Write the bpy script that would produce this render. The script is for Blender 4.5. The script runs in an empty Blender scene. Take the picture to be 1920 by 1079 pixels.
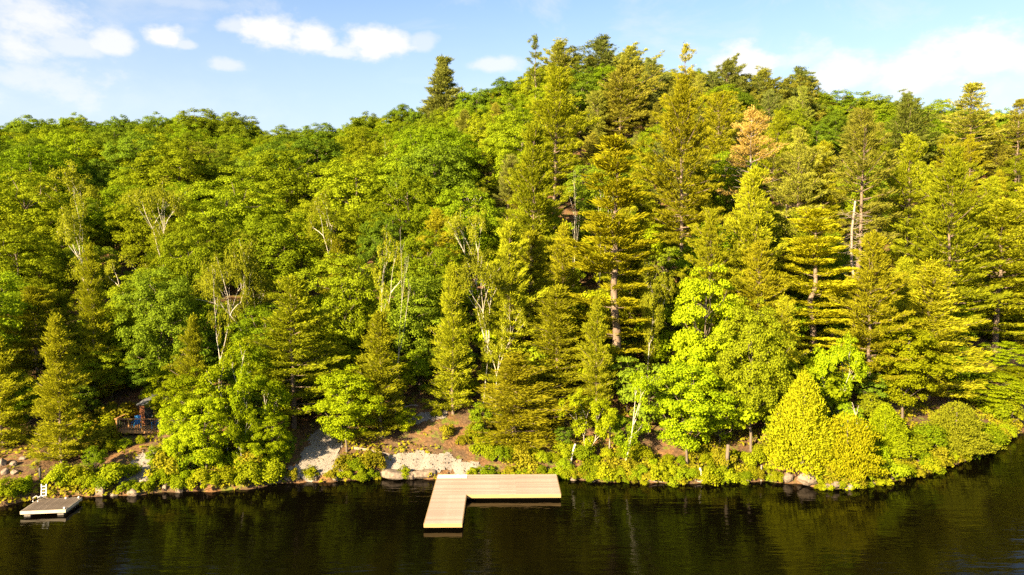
import bpy, bmesh, math, random
import numpy as np
from mathutils import Vector, Matrix

# ------------------------------------------------------------------ camera, sky, sun, exposure
scene = bpy.context.scene
col = scene.collection
F, CX, CY = 1280.0, 960.0, 539.5            # focal length and centre in photo pixels (1920 x 1079)
CAM_Z = 18.85
PITCH = math.atan((CY - 450.0) / F)         # eye level lies on photo row 450
cam_d = bpy.data.cameras.new('camera'); cam = bpy.data.objects.new('camera', cam_d); col.objects.link(cam)
cam.location = (0, 0, CAM_Z); cam.rotation_euler = (math.pi/2 - PITCH, 0, 0)
cam_d.lens = 24.0; cam_d.sensor_width = 36.0; cam_d.clip_start = 0.5; cam_d.clip_end = 6000
scene.camera = cam

SUN_AZ, SUN_EL = math.radians(221), math.radians(23)      # clockwise from +Y: behind the camera, to the left
to_sun = Vector((math.sin(SUN_AZ)*math.cos(SUN_EL), math.cos(SUN_AZ)*math.cos(SUN_EL), math.sin(SUN_EL)))
sun_d = bpy.data.lights.new('sun', 'SUN'); sun = bpy.data.objects.new('sun', sun_d); col.objects.link(sun)
sun_d.energy = 5.0; sun_d.angle = math.radians(0.5); sun_d.color = (1.0, 0.79, 0.47)
sun.location = (-60, -50, 60); sun.rotation_euler = (-to_sun).to_track_quat('-Z', 'Y').to_euler()
vs = scene.view_settings
vs.view_transform = 'Standard'; vs.look = 'None'; vs.exposure = 2.35; vs.gamma = 1.0; vs.use_curve_mapping = False
SKY_STRENGTH = 0.05

def pix_dir(px, py):
    u = (px - CX) / F; v = (py - CY) / F
    c, s = math.cos(PITCH), math.sin(PITCH)
    return (u, c - v*s, -s - v*c)

def project(x, y, z):
    c, s = math.cos(PITCH), math.sin(PITCH)
    dz = z - CAM_Z
    d = y*c - dz*s; up = y*s + dz*c
    return CX + F*x/d, CY - F*up/d

world = bpy.data.worlds.new('World'); scene.world = world; world.use_nodes = True
def build_sky():
    nt = world.node_tree; N = nt.nodes; L = nt.links; N.clear()
    def math_n(op, a, b=None, c=None, clamp=False):
        n = N.new('ShaderNodeMath'); n.operation = op; n.use_clamp = clamp
        for i, v in enumerate((a, b, c)):
            if v is None: continue
            if isinstance(v, (int, float)): n.inputs[i].default_value = v
            else: L.new(v, n.inputs[i])
        return n.outputs[0]
    out = N.new('ShaderNodeOutputWorld'); bg = N.new('ShaderNodeBackground')
    bg.inputs['Strength'].default_value = SKY_STRENGTH
    sky = N.new('ShaderNodeTexSky'); sky.sky_type = 'NISHITA'; sky.sun_disc = False
    sky.sun_elevation = SUN_EL; sky.sun_rotation = SUN_AZ
    sky.altitude = 300; sky.air_density = 1.0; sky.dust_density = 1.2; sky.ozone_density = 2.2
    tc = N.new('ShaderNodeTexCoord'); sep = N.new('ShaderNodeSeparateXYZ'); L.new(tc.outputs['Generated'], sep.inputs[0])
    az = math_n('ARCTAN2', sep.outputs[0], sep.outputs[1]); el = math_n('ARCSINE', sep.outputs[2])
    # soft billowing noise in the direction of view
    mp = N.new('ShaderNodeMapping'); mp.inputs['Scale'].default_value = (1, 1, 1.7); L.new(tc.outputs['Generated'], mp.inputs[0])
    def noise(scale, detail, rough, dist=0.0):
        n = N.new('ShaderNodeTexNoise'); n.inputs['Scale'].default_value = scale; n.inputs['Detail'].default_value = detail
        n.inputs['Roughness'].default_value = rough; n.inputs['Distortion'].default_value = dist
        L.new(mp.outputs[0], n.inputs['Vector']); return n.outputs['Fac']
    n1 = noise(20, 8, 0.60); n2 = noise(5, 6, 0.62, 0.6)
    nn = math_n('MULTIPLY', math_n('SUBTRACT', n1, 0.5), 2.6)
    def ramp(v, lo, hi):
        n = N.new('ShaderNodeMapRange'); n.interpolation_type = 'SMOOTHSTEP'
        n.inputs['From Min'].default_value = lo; n.inputs['From Max'].default_value = hi
        L.new(v, n.inputs['Value']); return n.outputs[0]
    clouds = [(505, 62, 80, 40, 1, 0), (585, 78, 62, 34, 1, 0), (450, 52, 52, 20, .7, 0), (712, 88, 88, 38, 1, 0), (790, 84, 40, 26, .6, 0), (640, 98, 60, 16, .8, 0),
              (308, 72, 46, 30, 1, 0), (340, 84, 30, 12, .7, 0), (215, 84, 62, 28, .85, 0), (130, 92, 90, 26, .7, 0), (50, 35, 150, 54, .85, 1), (20, 85, 170, 50, .85, 1),
              (80, 150, 280, 70, .7, 1), (260, 190, 320, 44, .5, 1), (425, 125, 50, 18, .7, 0), (930, 122, 66, 24, .75, 0), (905, 160, 60, 28, .4, 1), (770, 152, 40, 8, .3, 0),
              (340, 4, 150, 14, .45, 1), (1385, 122, 92, 42, 1, 0), (1500, 112, 80, 34, .75, 1), (1590, 140, 130, 44, .9, 0), (1740, 132, 190, 56, 1, 0), (1850, 110, 140, 60, 1, 0),
              (1780, 62, 90, 22, .4, 1), (1650, 25, 80, 10, .35, 1), (1660, 170, 130, 26, .5, 1), (1880, 155, 150, 44, .7, 1), (2150, 100, 160, 60, .8, 0), (-260, 90, 150, 50, .8, 0),
              (1980, -60, 200, 40, .5, 1), (500, -120, 160, 40, .8, 0), (1250, -200, 220, 50, .7, 0), (-100, -130, 200, 60, .7, 1)]
    dens = None
    for px, py, rx, ry, k, soft in clouds:
        d = pix_dir(px, py); a0 = math.atan2(d[0], d[1]); e0 = math.atan2(d[2], math.hypot(d[0], d[1]))
        sx = rx / F * math.cos(a0)**2 * 1.05; sy = ry / F * 1.05
        da = math_n('MULTIPLY', math_n('SUBTRACT', az, a0), 1/sx); de = math_n('MULTIPLY', math_n('SUBTRACT', el, e0), 1/sy)
        if not soft:                                     # cumulus: flatter underneath
            de = math_n('MAXIMUM', de, math_n('MULTIPLY', de, -1.35))
        r2 = math_n('ADD', math_n('MULTIPLY', da, da), math_n('MULTIPLY', de, de))
        r = math_n('ADD', math_n('SQRT', r2), math_n('MULTIPLY', nn, 1.0 if soft else 0.62))
        c = math_n('MULTIPLY', ramp(r, 1.35, -0.1) if soft else ramp(r, 1.18, 0.30), k)
        dens = c if dens is None else math_n('MAXIMUM', dens, c)
    # the same kind of broken cloud goes on round the rest of the sky
    rest = math_n('MULTIPLY', ramp(n2, 0.56, 0.70), ramp(math_n('ABSOLUTE', az), 0.75, 1.0))
    wisp = math_n('MULTIPLY', ramp(n2, 0.40, 0.75), 0.52)
    low = math_n('MULTIPLY', ramp(el, 0.40, 0.04), 0.68)                # milky air near the horizon
    dens = math_n('MAXIMUM', dens, math_n('MAXIMUM', rest, wisp))
    veil = math_n('MAXIMUM', dens, low)
    shade = N.new('ShaderNodeMix'); shade.data_type = 'RGBA'
    shade.inputs[6].default_value = (3.3, 3.5, 3.85, 1); shade.inputs[7].default_value = (4.35, 4.25, 4.1, 1)
    L.new(dens, shade.inputs[0])
    mix = N.new('ShaderNodeMix'); mix.data_type = 'RGBA'; L.new(veil, mix.inputs[0])
    L.new(sky.outputs[0], mix.inputs[6]); L.new(shade.outputs[2], mix.inputs[7])
    L.new(mix.outputs[2], bg.inputs['Color']); L.new(bg.outputs[0], out.inputs['Surface'])
build_sky()

cy = scene.cycles
cy.max_bounces = 8; cy.diffuse_bounces = 5; cy.glossy_bounces = 3; cy.transmission_bounces = 5; cy.transparent_max_bounces = 4
cy.use_denoising = False; cy.caustics_reflective = False; cy.caustics_refractive = False

# ------------------------------------------------------------------ helpers
R = random.Random(7)
def tag(o, label=None, cat=None, group=None, kind=None):
    if label: o['label'] = label
    if cat: o['category'] = cat
    if group: o['group'] = group
    if kind: o['kind'] = kind
    return o
def empty(name, loc, rz=0.0):
    o = bpy.data.objects.new(name, None); col.objects.link(o); o.empty_display_size = 0.3
    o.location = loc; o.rotation_euler = (0, 0, rz); return o
def link(name, me, parent=None, loc=(0, 0, 0)):
    o = bpy.data.objects.new(name, me); col.objects.link(o); o.parent = parent; o.location = loc; return o

class MB:
    """collects quads, builds one mesh"""
    def __init__(s): s.v = []; s.q = []; s.t = []; s.n = 0
    def add(s, v, q, tint=None):
        v = np.asarray(v, dtype=np.float32).reshape(-1, 3); q = np.asarray(q, dtype=np.int32).reshape(-1, 4)
        s.v.append(v); s.q.append(q + s.n); s.n += len(v)
        s.t.append(np.full(len(v), 0.5, np.float32) if tint is None else np.asarray(tint, np.float32))
    def mesh(s, name, mat, smooth=False):
        me = bpy.data.meshes.new(name)
        v = np.concatenate(s.v); q = np.concatenate(s.q); t = np.concatenate(s.t)
        me.vertices.add(len(v)); me.vertices.foreach_set('co', v.ravel())
        me.loops.add(q.size); me.loops.foreach_set('vertex_index', q.ravel())
        me.polygons.add(len(q)); me.polygons.foreach_set('loop_start', np.arange(0, q.size, 4, dtype=np.int32))
        if smooth: me.polygons.foreach_set('use_smooth', np.ones(len(q), dtype=bool))
        a = me.attributes.new('tint', 'FLOAT', 'POINT'); a.data.foreach_set('value', t)
        me.update(calc_edges=True); me.validate(); me.materials.append(mat); return me
    def box(s, c, size, rz=0.0, tilt=None):
        x, y, z = (k/2 for k in size)
        p = np.array([(a*x, b*y, d*z) for d in (-1, 1) for a, b in ((-1, -1), (1, -1), (1, 1), (-1, 1))])
        if tilt is not None: p = p @ np.array(tilt).T
        if rz: p = p @ np.array(((math.cos(rz), -math.sin(rz), 0), (math.sin(rz), math.cos(rz), 0), (0, 0, 1))).T
        s.add(p + np.array(c), [(3, 2, 1, 0), (4, 5, 6, 7), (0, 1, 5, 4), (1, 2, 6, 5), (2, 3, 7, 6), (3, 0, 4, 7)])
    def tube(s, pts, radii, n=6):
        pts = np.asarray(pts, float); k = len(pts); vs_ = []
        for i in range(k):
            d = pts[min(i+1, k-1)] - pts[max(i-1, 0)]; d = d/(np.linalg.norm(d)+1e-9)
            a = np.cross(d, (0.0, 0.0, 1.0)) if abs(d[2]) < 0.9 else np.cross(d, (1.0, 0.0, 0.0))
            a /= np.linalg.norm(a); b = np.cross(d, a)
            for j in range(n):
                w = 2*math.pi*j/n; vs_.append(pts[i] + radii[i]*(math.cos(w)*a + math.sin(w)*b))
        q = [(i*n+j, i*n+(j+1) % n, (i+1)*n+(j+1) % n, (i+1)*n+j) for i in range(k-1) for j in range(n)]
        m = len(vs_); vs_.append(pts[-1])
        q += [((k-1)*n+j, (k-1)*n+(j+1) % n, (k-1)*n+(j+2) % n, m) for j in range(0, n, 2)]
        s.add(vs_, q)
    def leaves(s, c, nrm, size, width, rng, axis=None):
        """diamond leaves: centre, facing, length, width; axis = long direction if given"""
        m = len(c)
        if m == 0: return
        nrm = nrm/(np.linalg.norm(nrm, axis=1, keepdims=True)+1e-9)
        a = rng.normal(size=(m, 3)) if axis is None else axis
        if axis is None: a = np.cross(nrm, a)
        a = a/(np.linalg.norm(a, axis=1, keepdims=True)+1e-9)
        b = np.cross(a, nrm); b /= (np.linalg.norm(b, axis=1, keepdims=True)+1e-9)
        L = np.asarray(size)[:, None]/2; W = np.asarray(width)[:, None]/2
        v = np.stack((c - a*L, c + b*W, c + a*L, c - b*W), 1).reshape(-1, 3)
        s.add(v, np.arange(4*m).reshape(-1, 4), np.repeat(rng.random(m), 4))

# ------------------------------------------------------------------ materials
def new_mat(name):
    m = bpy.data.materials.new(name); m.use_nodes = True; m.node_tree.nodes.clear(); return m, m.node_tree.nodes, m.node_tree.links
def mixrgb(N, L, fac, a, b, blend='MIX'):
    n = N.new('ShaderNodeMix'); n.data_type = 'RGBA'; n.blend_type = blend
    for i, v in ((0, fac), (6, a), (7, b)):
        if isinstance(v, (int, float)): n.inputs[i].default_value = v
        elif isinstance(v, tuple): n.inputs[i].default_value = (*v, 1)
        else: L.new(v, n.inputs[i])
    return n.outputs[2]
def noise_n(N, L, scale, detail=4, rough=0.55, coord='Object', stretch=None):
    tc = N.new('ShaderNodeTexCoord'); v = tc.outputs[coord]
    if stretch:
        mp = N.new('ShaderNodeMapping'); mp.inputs['Scale'].default_value = stretch; L.new(v, mp.inputs[0]); v = mp.outputs[0]
    n = N.new('ShaderNodeTexNoise'); n.inputs['Scale'].default_value = scale; n.inputs['Detail'].default_value = detail
    n.inputs['Roughness'].default_value = rough; L.new(v, n.inputs['Vector']); return n.outputs['Fac']
def ramp_n(N, L, v, lo, hi):
    n = N.new('ShaderNodeMapRange'); n.inputs['From Min'].default_value = lo; n.inputs['From Max'].default_value = hi
    L.new(v, n.inputs['Value']); return n.outputs[0]
def leaf_mat(name, a, b, c, trans=0.28):
    """a..b from leaf to leaf, towards c from tree to tree"""
    m, N, L = new_mat(name)
    at = N.new('ShaderNodeAttribute'); at.attribute_name = 'tint'
    oi = N.new('ShaderNodeObjectInfo')
    base = mixrgb(N, L, at.outputs['Fac'], a, b)
    base = mixrgb(N, L, oi.outputs['Random'], base, mixrgb(N, L, at.outputs['Fac'], tuple(x*0.75 for x in c), c))
    fr = N.new('ShaderNodeMath'); fr.operation = 'MULTIPLY'; fr.inputs[1].default_value = 7.31; L.new(oi.outputs['Random'], fr.inputs[0])
    fr2 = N.new('ShaderNodeMath'); fr2.operation = 'FRACT'; L.new(fr.outputs[0], fr2.inputs[0])
    kv = N.new('ShaderNodeMapRange'); kv.inputs['To Min'].default_value = 0.70; kv.inputs['To Max'].default_value = 1.26; L.new(fr2.outputs[0], kv.inputs[0])
    cc = N.new('ShaderNodeCombineColor')
    for i in range(3): L.new(kv.outputs[0], cc.inputs[i])
    base = mixrgb(N, L, 1.0, base, cc.outputs[0], 'MULTIPLY')          # some trees are darker than their neighbours
    df = N.new('ShaderNodeBsdfDiffuse'); tr = N.new('ShaderNodeBsdfTranslucent'); mx = N.new('ShaderNodeMixShader')
    L.new(base, df.inputs['Color']); tcol = mixrgb(N, L, 1.0, base, (1.0, 1.0, 0.6), 'MULTIPLY'); L.new(tcol, tr.inputs['Color'])
    mx.inputs[0].default_value = trans; L.new(df.outputs[0], mx.inputs[1]); L.new(tr.outputs[0], mx.inputs[2])
    o = N.new('ShaderNodeOutputMaterial'); L.new(mx.outputs[0], o.inputs[0]); return m
def solid_mat(name, a, b, scale=3.0, rough=0.8, bump=0.3, lo=0.3, hi=0.7, stretch=None, spec=0.3, coord='Object', rand=0.0):
    m, N, L = new_mat(name)
    f = noise_n(N, L, scale, 6, 0.62, coord, stretch)
    base = mixrgb(N, L, ramp_n(N, L, f, lo, hi), a, b)
    if rand:
        oi = N.new('ShaderNodeObjectInfo')
        k = N.new('ShaderNodeMapRange'); k.inputs['To Min'].default_value = 1-rand; k.inputs['To Max'].default_value = 1+rand*0.3
        L.new(oi.outputs['Random'], k.inputs[0])
        cmb = N.new('ShaderNodeCombineColor')
        for i in range(3): L.new(k.outputs[0], cmb.inputs[i])
        base = mixrgb(N, L, 1.0, base, cmb.outputs[0], 'MULTIPLY')
    p = N.new('ShaderNodeBsdfPrincipled'); L.new(base, p.inputs['Base Color']); p.inputs['Roughness'].default_value = rough
    p.inputs['Specular IOR Level'].default_value = spec
    if bump:
        bp = N.new('ShaderNodeBump'); bp.inputs['Strength'].default_value = bump; bp.inputs['Distance'].default_value = 0.1
        L.new(f, bp.inputs['Height']); L.new(bp.outputs[0], p.inputs['Normal'])
    o = N.new('ShaderNodeOutputMaterial'); L.new(p.outputs[0], o.inputs[0]); return m

M = {}
M['maple'] = leaf_mat('maple_leaf', (0.108, 0.188, 0.006), (0.202, 0.288, 0.009), (0.240, 0.275, 0.010), 0.36)
M['maple_dark'] = leaf_mat('dark_maple_leaf', (0.075, 0.140, 0.010), (0.140, 0.215, 0.014), (0.190, 0.245, 0.012), 0.34)
M['birch'] = leaf_mat('birch_leaf', (0.200, 0.225, 0.012), (0.290, 0.305, 0.018), (0.250, 0.265, 0.014), 0.38)
M['bright'] = leaf_mat('bright_leaf', (0.165, 0.255, 0.005), (0.265, 0.340, 0.007), (0.290, 0.320, 0.007), 0.38)
M['pine'] = leaf_mat('pine_needle', (0.185, 0.225, 0.009), (0.315, 0.335, 0.012), (0.305, 0.285, 0.012), 0.32)
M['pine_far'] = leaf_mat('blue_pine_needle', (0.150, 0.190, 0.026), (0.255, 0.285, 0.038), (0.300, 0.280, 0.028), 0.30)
M['pine_gold'] = leaf_mat('golden_pine_needle', (0.275, 0.290, 0.009), (0.430, 0.420, 0.012), (0.420, 0.390, 0.012), 0.32)
M['pine_dark'] = leaf_mat('dark_pine_needle', (0.110, 0.145, 0.032), (0.190, 0.225, 0.045), (0.215, 0.225, 0.036), 0.28)
M['cedar'] = leaf_mat('cedar_spray', (0.205, 0.250, 0.007), (0.315, 0.335, 0.009), (0.340, 0.315, 0.007), 0.28)
M['rust'] = leaf_mat('rust_needle', (0.400, 0.270, 0.050), (0.560, 0.410, 0.110), (0.500, 0.350, 0.085), 0.30)
M['shrub'] = leaf_mat('shrub_leaf', (0.110, 0.180, 0.005), (0.225, 0.290, 0.008), (0.270, 0.285, 0.008), 0.34)
M['bracken'] = leaf_mat('bracken_leaf', (0.140, 0.170, 0.008), (0.300, 0.220, 0.018), (0.230, 0.220, 0.010), 0.30)
M['bark'] = solid_mat('grey_bark', (0.07, 0.052, 0.038), (0.17, 0.134, 0.10), 5, stretch=(1, 1, 0.25))
M['pine_bark'] = solid_mat('pine_bark', (0.095, 0.064, 0.045), (0.215, 0.16, 0.118), 4, stretch=(1, 1, 0.3))
M['birch_bark'] = solid_mat('birch_bark', (0.11, 0.085, 0.06), (0.50, 0.45, 0.375), 3.0, lo=0.28, hi=0.42, stretch=(1, 1, 2.5), bump=0.1)
M['dead_wood'] = solid_mat('dead_wood', (0.15, 0.116, 0.09), (0.33, 0.275, 0.225), 4, stretch=(1, 1, 0.3))
M['rock'] = solid_mat('pale_rock', (0.075, 0.056, 0.041), (0.25, 0.195, 0.15), 2.5, bump=0.8)
M['gravel'] = solid_mat('grey_gravel', (0.185, 0.16, 0.135), (0.33, 0.29, 0.25), 14, rough=0.95, bump=1.0)
M['deck'] = solid_mat('new_deck_board', (0.265, 0.197, 0.157), (0.39, 0.307, 0.258), 2.0, rough=0.65, bump=0.08, stretch=(0.5, 6, 6), rand=0.22)
M['deck_edge'] = solid_mat('deck_fascia_board', (0.27, 0.175, 0.075), (0.38, 0.26, 0.12), 2.0, bump=0.1, stretch=(0.5, 6, 6))
M['deck_old'] = solid_mat('weathered_board', (0.09, 0.066, 0.05), (0.155, 0.12, 0.095), 2.0, bump=0.15, stretch=(6, 0.6, 6), rand=0.25)
M['cream'] = solid_mat('cream_board', (0.40, 0.33, 0.24), (0.50, 0.43, 0.33), 2.0, bump=0.1)
M['white'] = solid_mat('white_paint', (0.74, 0.72, 0.68), (0.82, 0.80, 0.77), 6.0, rough=0.5, bump=0.03)
M['black_float'] = solid_mat('black_float', (0.010, 0.010, 0.010), (0.022, 0.020, 0.018), 6.0, rough=0.6, bump=0.05)
M['grey_float'] = solid_mat('grey_float', (0.10, 0.085, 0.07), (0.17, 0.15, 0.13), 6.0, rough=0.7)
M['cabin'] = solid_mat('stained_siding', (0.16, 0.055, 0.020), (0.27, 0.10, 0.038), 3.0, stretch=(0.4, 0.4, 5), bump=0.1)
M['rail'] = solid_mat('cedar_rail', (0.34, 0.17, 0.055), (0.48, 0.26, 0.10), 3.0, bump=0.1)
M['roof'] = solid_mat('grey_shingle', (0.05, 0.052, 0.058), (0.09, 0.092, 0.10), 8.0, bump=0.3)
M['blue'] = solid_mat('blue_plastic', (0.012, 0.17, 0.42), (0.02, 0.22, 0.50), 5.0, rough=0.45, bump=0.02)
M['dark_metal'] = solid_mat('dark_metal', (0.03, 0.028, 0.025), (0.06, 0.055, 0.05), 8.0, rough=0.5)
M['glass'] = solid_mat('dark_glass', (0.01, 0.012, 0.014), (0.018, 0.02, 0.022), 2.0, rough=0.08, bump=0.0, spec=0.6)

def ground_mat():
    m, N, L = new_mat('forest_floor')
    big = noise_n(N, L, 0.35, 5, 0.6); fine = noise_n(N, L, 4.0, 8, 0.7); mid = noise_n(N, L, 1.1, 5, 0.6)
    litter = mixrgb(N, L, ramp_n(N, L, fine, 0.35, 0.65), (0.09, 0.045, 0.019), (0.25, 0.135, 0.058))
    soil = mixrgb(N, L, ramp_n(N, L, fine, 0.3, 0.7), (0.05, 0.030, 0.017), (0.15, 0.094, 0.052))
    moss = mixrgb(N, L, ramp_n(N, L, fine, 0.3, 0.7), (0.07, 0.095, 0.012), (0.16, 0.18, 0.018))
    c = mixrgb(N, L, ramp_n(N, L, big, 0.40, 0.58), litter, soil)
    c = mixrgb(N, L, ramp_n(N, L, mid, 0.55, 0.66), c, moss)
    p = N.new('ShaderNodeBsdfPrincipled'); L.new(c, p.inputs['Base Color']); p.inputs['Roughness'].default_value = 0.95
    p.inputs['Specular IOR Level'].default_value = 0.15
    bp = N.new('ShaderNodeBump'); bp.inputs['Strength'].default_value = 0.9; bp.inputs['Distance'].default_value = 0.15
    L.new(fine, bp.inputs['Height']); L.new(bp.outputs[0], p.inputs['Normal'])
    o = N.new('ShaderNodeOutputMaterial'); L.new(p.outputs[0], o.inputs[0]); return m
M['ground'] = ground_mat()
def water_mat():
    m, N, L = new_mat('dark_lake_water')
    p = N.new('ShaderNodeBsdfPrincipled'); p.inputs['Base Color'].default_value = (0.0014, 0.0011, 0.0005, 1)
    p.inputs['Roughness'].default_value = 0.06; p.inputs['IOR'].default_value = 1.33; p.inputs['Specular IOR Level'].default_value = 0.22
    a = noise_n(N, L, 1.0, 3, 0.5, 'Object', (0.28, 1.15, 1)); b = noise_n(N, L, 3.2, 3, 0.5, 'Object', (0.4, 1.3, 1))
    patch = noise_n(N, L, 0.05, 2, 0.5, 'Object', (0.6, 1.4, 1))
    s = N.new('ShaderNodeMath'); s.operation = 'MULTIPLY_ADD'; L.new(b, s.inputs[0]); s.inputs[1].default_value = 0.28; L.new(a, s.inputs[2])
    k = N.new('ShaderNodeMath'); k.operation = 'MULTIPLY'; L.new(s.outputs[0], k.inputs[0]); L.new(ramp_n(N, L, patch, 0.2, 0.75), k.inputs[1])
    bp = N.new('ShaderNodeBump'); bp.inputs['Strength'].default_value = 1.0; bp.inputs['Distance'].default_value = 0.07
    L.new(k.outputs[0], bp.inputs['Height']); L.new(bp.outputs[0], p.inputs['Normal'])
    o = N.new('ShaderNodeOutputMaterial'); L.new(p.outputs[0], o.inputs[0]); return m
M['water'] = water_mat()

# ------------------------------------------------------------------ terrain
def on_plane(px, py, z):
    d = pix_dir(px, py); t = (z - CAM_Z)/d[2]; return d[0]*t, d[1]*t
shore_px = [(0, 950), (40, 942), (90, 934), (150, 931), (190, 931), (270, 928), (310, 923), (400, 922), (470, 917), (500, 912), (530, 906), (600, 905), (650, 902), (720, 898),
            (800, 899), (880, 894), (930, 894), (1050, 895), (1100, 902), (1200, 906), (1300, 908), (1360, 905), (1430, 903), (1500, 908), (1545, 918), (1590, 918), (1640, 908),
            (1700, 899), (1760, 880), (1850, 852), (1885, 826), (1920, 811)]
_sp = sorted(on_plane(a, b, 0.0) for a, b in shore_px)
SHX = np.array([-600, -160, -80, -45] + [p[0] for p in _sp] + [62, 80, 130, 300, 700])
SHY = np.array([120, 60, 46, 46.5] + [p[1] for p in _sp] + [76, 84, 98, 140, 260])
def shore(x): return np.interp(x, SHX, SHY) + 0.12*np.sin(np.asarray(x)*2.3) + 0.08*np.sin(np.asarray(x)*5.1+1)
RX = [-600, -116, -80, -56, -37, -20, -7, 8, 20, 36, 53, 77, 116, 300, 700]
RZ = [26, 33.0, 33, 31.5, 31.0, 35, 40.5, 45, 47, 45.5, 42, 38.5, 36, 31, 26]
def ground(x, y):
    x = np.asarray(x, float); y = np.asarray(y, float); s = y - shore(x)
    zr = np.interp(x, RX, RZ); t = np.clip(s/np.maximum(155.0-shore(x), 50), 0, 6)
    p = np.where(t < 1, t*(0.90 + 0.25*t - 0.15*t*t*t), 1.0 - 0.07*(t-1))
    up = 0.42*(1-np.exp(-np.clip(s, 0, None)/0.35)) + zr*p
    bump = (np.sin(x*0.31+y*0.17)+np.sin(x*0.13-y*0.41+2)+0.5*np.sin(x*0.9+1)*np.sin(y*0.8))*0.28*np.clip(s/8, 0, 1)
    down = np.maximum(s*0.55, -5)
    return np.where(s > 0, up + bump, down)
def gz(x, y): return float(ground(x, y))
def hit(px, py):
    """where the line of sight of a photo pixel meets the ground"""
    d = pix_dir(px, py); t = 30.0
    while t < 400:
        if CAM_Z + d[2]*t < gz(d[0]*t, d[1]*t): break
        t += 0.1
    return d[0]*t, d[1]*t
def build_terrain():
    xs = np.concatenate((np.linspace(-600, -130, 24), np.arange(-128, -52, 2.0), np.arange(-52, 62, 0.5), np.arange(62, 134, 2.0), np.linspace(140, 700, 28)))
    ss = np.concatenate(([-14, -9, -5, -3, -1.5, -0.7, -0.3], np.arange(0, 2, 0.2), np.arange(2, 22, 0.5), np.arange(22, 60, 1.0), np.arange(60, 150, 3.0), np.linspace(152, 420, 14), np.linspace(460, 1400, 8)))
    X, S = np.meshgrid(xs, ss); Y = S + shore(X)
    Z = ground(X, Y)
    v = np.stack((X, Y, Z), -1).reshape(-1, 3); nx, ns = len(xs), len(ss)
    i = np.arange(ns-1)[:, None]*nx + np.arange(nx-1)[None, :]
    q = np.stack((i, i+1, i+nx+1, i+nx), -1).reshape(-1, 4)
    mb = MB(); mb.add(v, q); tag(link('hillside', mb.mesh('hillside', M['ground'], True)), kind='structure')
build_terrain()
mb = MB(); xs = np.array([-1500, -300, -100, 100, 300, 1500.]); ys = np.array([-1500, -300, -50, 40, 120, 400, 900.])
X, Y = np.meshgrid(xs, ys); i = np.arange(len(ys)-1)[:, None]*len(xs) + np.arange(len(xs)-1)[None, :]
mb.add(np.stack((X, Y, np.zeros_like(X)), -1).reshape(-1, 3), np.stack((i, i+1, i+len(xs)+1, i+len(xs)), -1).reshape(-1, 4))
tag(link('lake_water', mb.mesh('lake_water', M['water'])), kind='structure')

def inside(px, py, poly):
    r = False; n = len(poly)
    for k in range(n):
        (x1, y1), (x2, y2) = poly[k], poly[k-1]
        if (y1 > py) != (y2 > py) and px < (x2-x1)*(py-y1)/(y2-y1)+x1: r = not r
    return r
GRAVEL = {'gravel_slope': [(268, 848), (290, 848), (285, 905), (262, 915), (212, 918), (225, 900), (245, 870)],
          'gravel_ramp': [(590, 806), (625, 812), (640, 850), (634, 897), (555, 900), (556, 870), (575, 835)],
          'gravel_landing': [(712, 866), (760, 848), (850, 858), (905, 886), (880, 893), (720, 897)],
          'gravel_path': [(765, 782), (832, 770), (840, 784), (790, 797), (768, 797)]}
GPOLY = {}
for name, poly in GRAVEL.items():
    w = [hit(a, b) for a, b in poly]; GPOLY[name] = w
    x0, x1 = min(p[0] for p in w), max(p[0] for p in w); y0, y1 = min(p[1] for p in w), max(p[1] for p in w)
    h = 0.2; mb = MB(); nx = int((x1-x0)/h)+2; ny = int((y1-y0)/h)+2; idx = {}; vv = []; qq = []
    def vid(a, b):
        if (a, b) not in idx:
            x, y = x0+a*h+R.uniform(-.07, .07), y0+b*h+R.uniform(-.07, .07); idx[(a, b)] = len(vv); vv.append((x, y, gz(x, y)+0.05+R.uniform(-.012, .012)))
        return idx[(a, b)]
    for a in range(nx):
        for b in range(ny):
            cx, cy_ = x0+(a+.5)*h, y0+(b+.5)*h
            if inside(cx+0.25*math.sin(cy_*3), cy_+0.25*math.sin(cx*2.7), w): qq.append((vid(a, b), vid(a+1, b), vid(a+1, b+1), vid(a, b+1)))
    mb.add(vv, qq); tag(link(name, mb.mesh(name, M['gravel'], True)), kind='structure')

# ------------------------------------------------------------------ plant builders: each returns (wood mesh, crown mesh, height, radius)
UP = np.array((0, 0, 1.0))
def unit(rng, n):
    v = rng.normal(size=(n, 3)); return v/np.linalg.norm(v, axis=1, keepdims=True)
def bend(a, b, rng, k=4, amp=0.08):
    a = np.asarray(a, float); b = np.asarray(b, float); L = np.linalg.norm(b-a)
    t = np.linspace(0, 1, k)[:, None]; p = a+(b-a)*t + rng.normal(size=(k, 3))*L*amp*np.sin(t*math.pi); return p

def clump(mb, p, out, cr, flat, n, leaf, rng):
    d = unit(rng, int(n*1.7)); keep = d @ (out*0.7 + UP*0.75) > -0.2; d = d[keep][:n]
    r = rng.uniform(0.45, 1.15, len(d))[:, None]
    pos = p + d*r*cr*np.array((1, 1, flat))
    nr = d*0.9 + UP*0.35 + out*0.25 + rng.normal(size=d.shape)*0.55
    sz = leaf*rng.uniform(0.7, 1.35, len(d)); mb.leaves(pos, nr, sz, sz*rng.uniform(0.6, 0.9, len(d)), rng)

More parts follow.
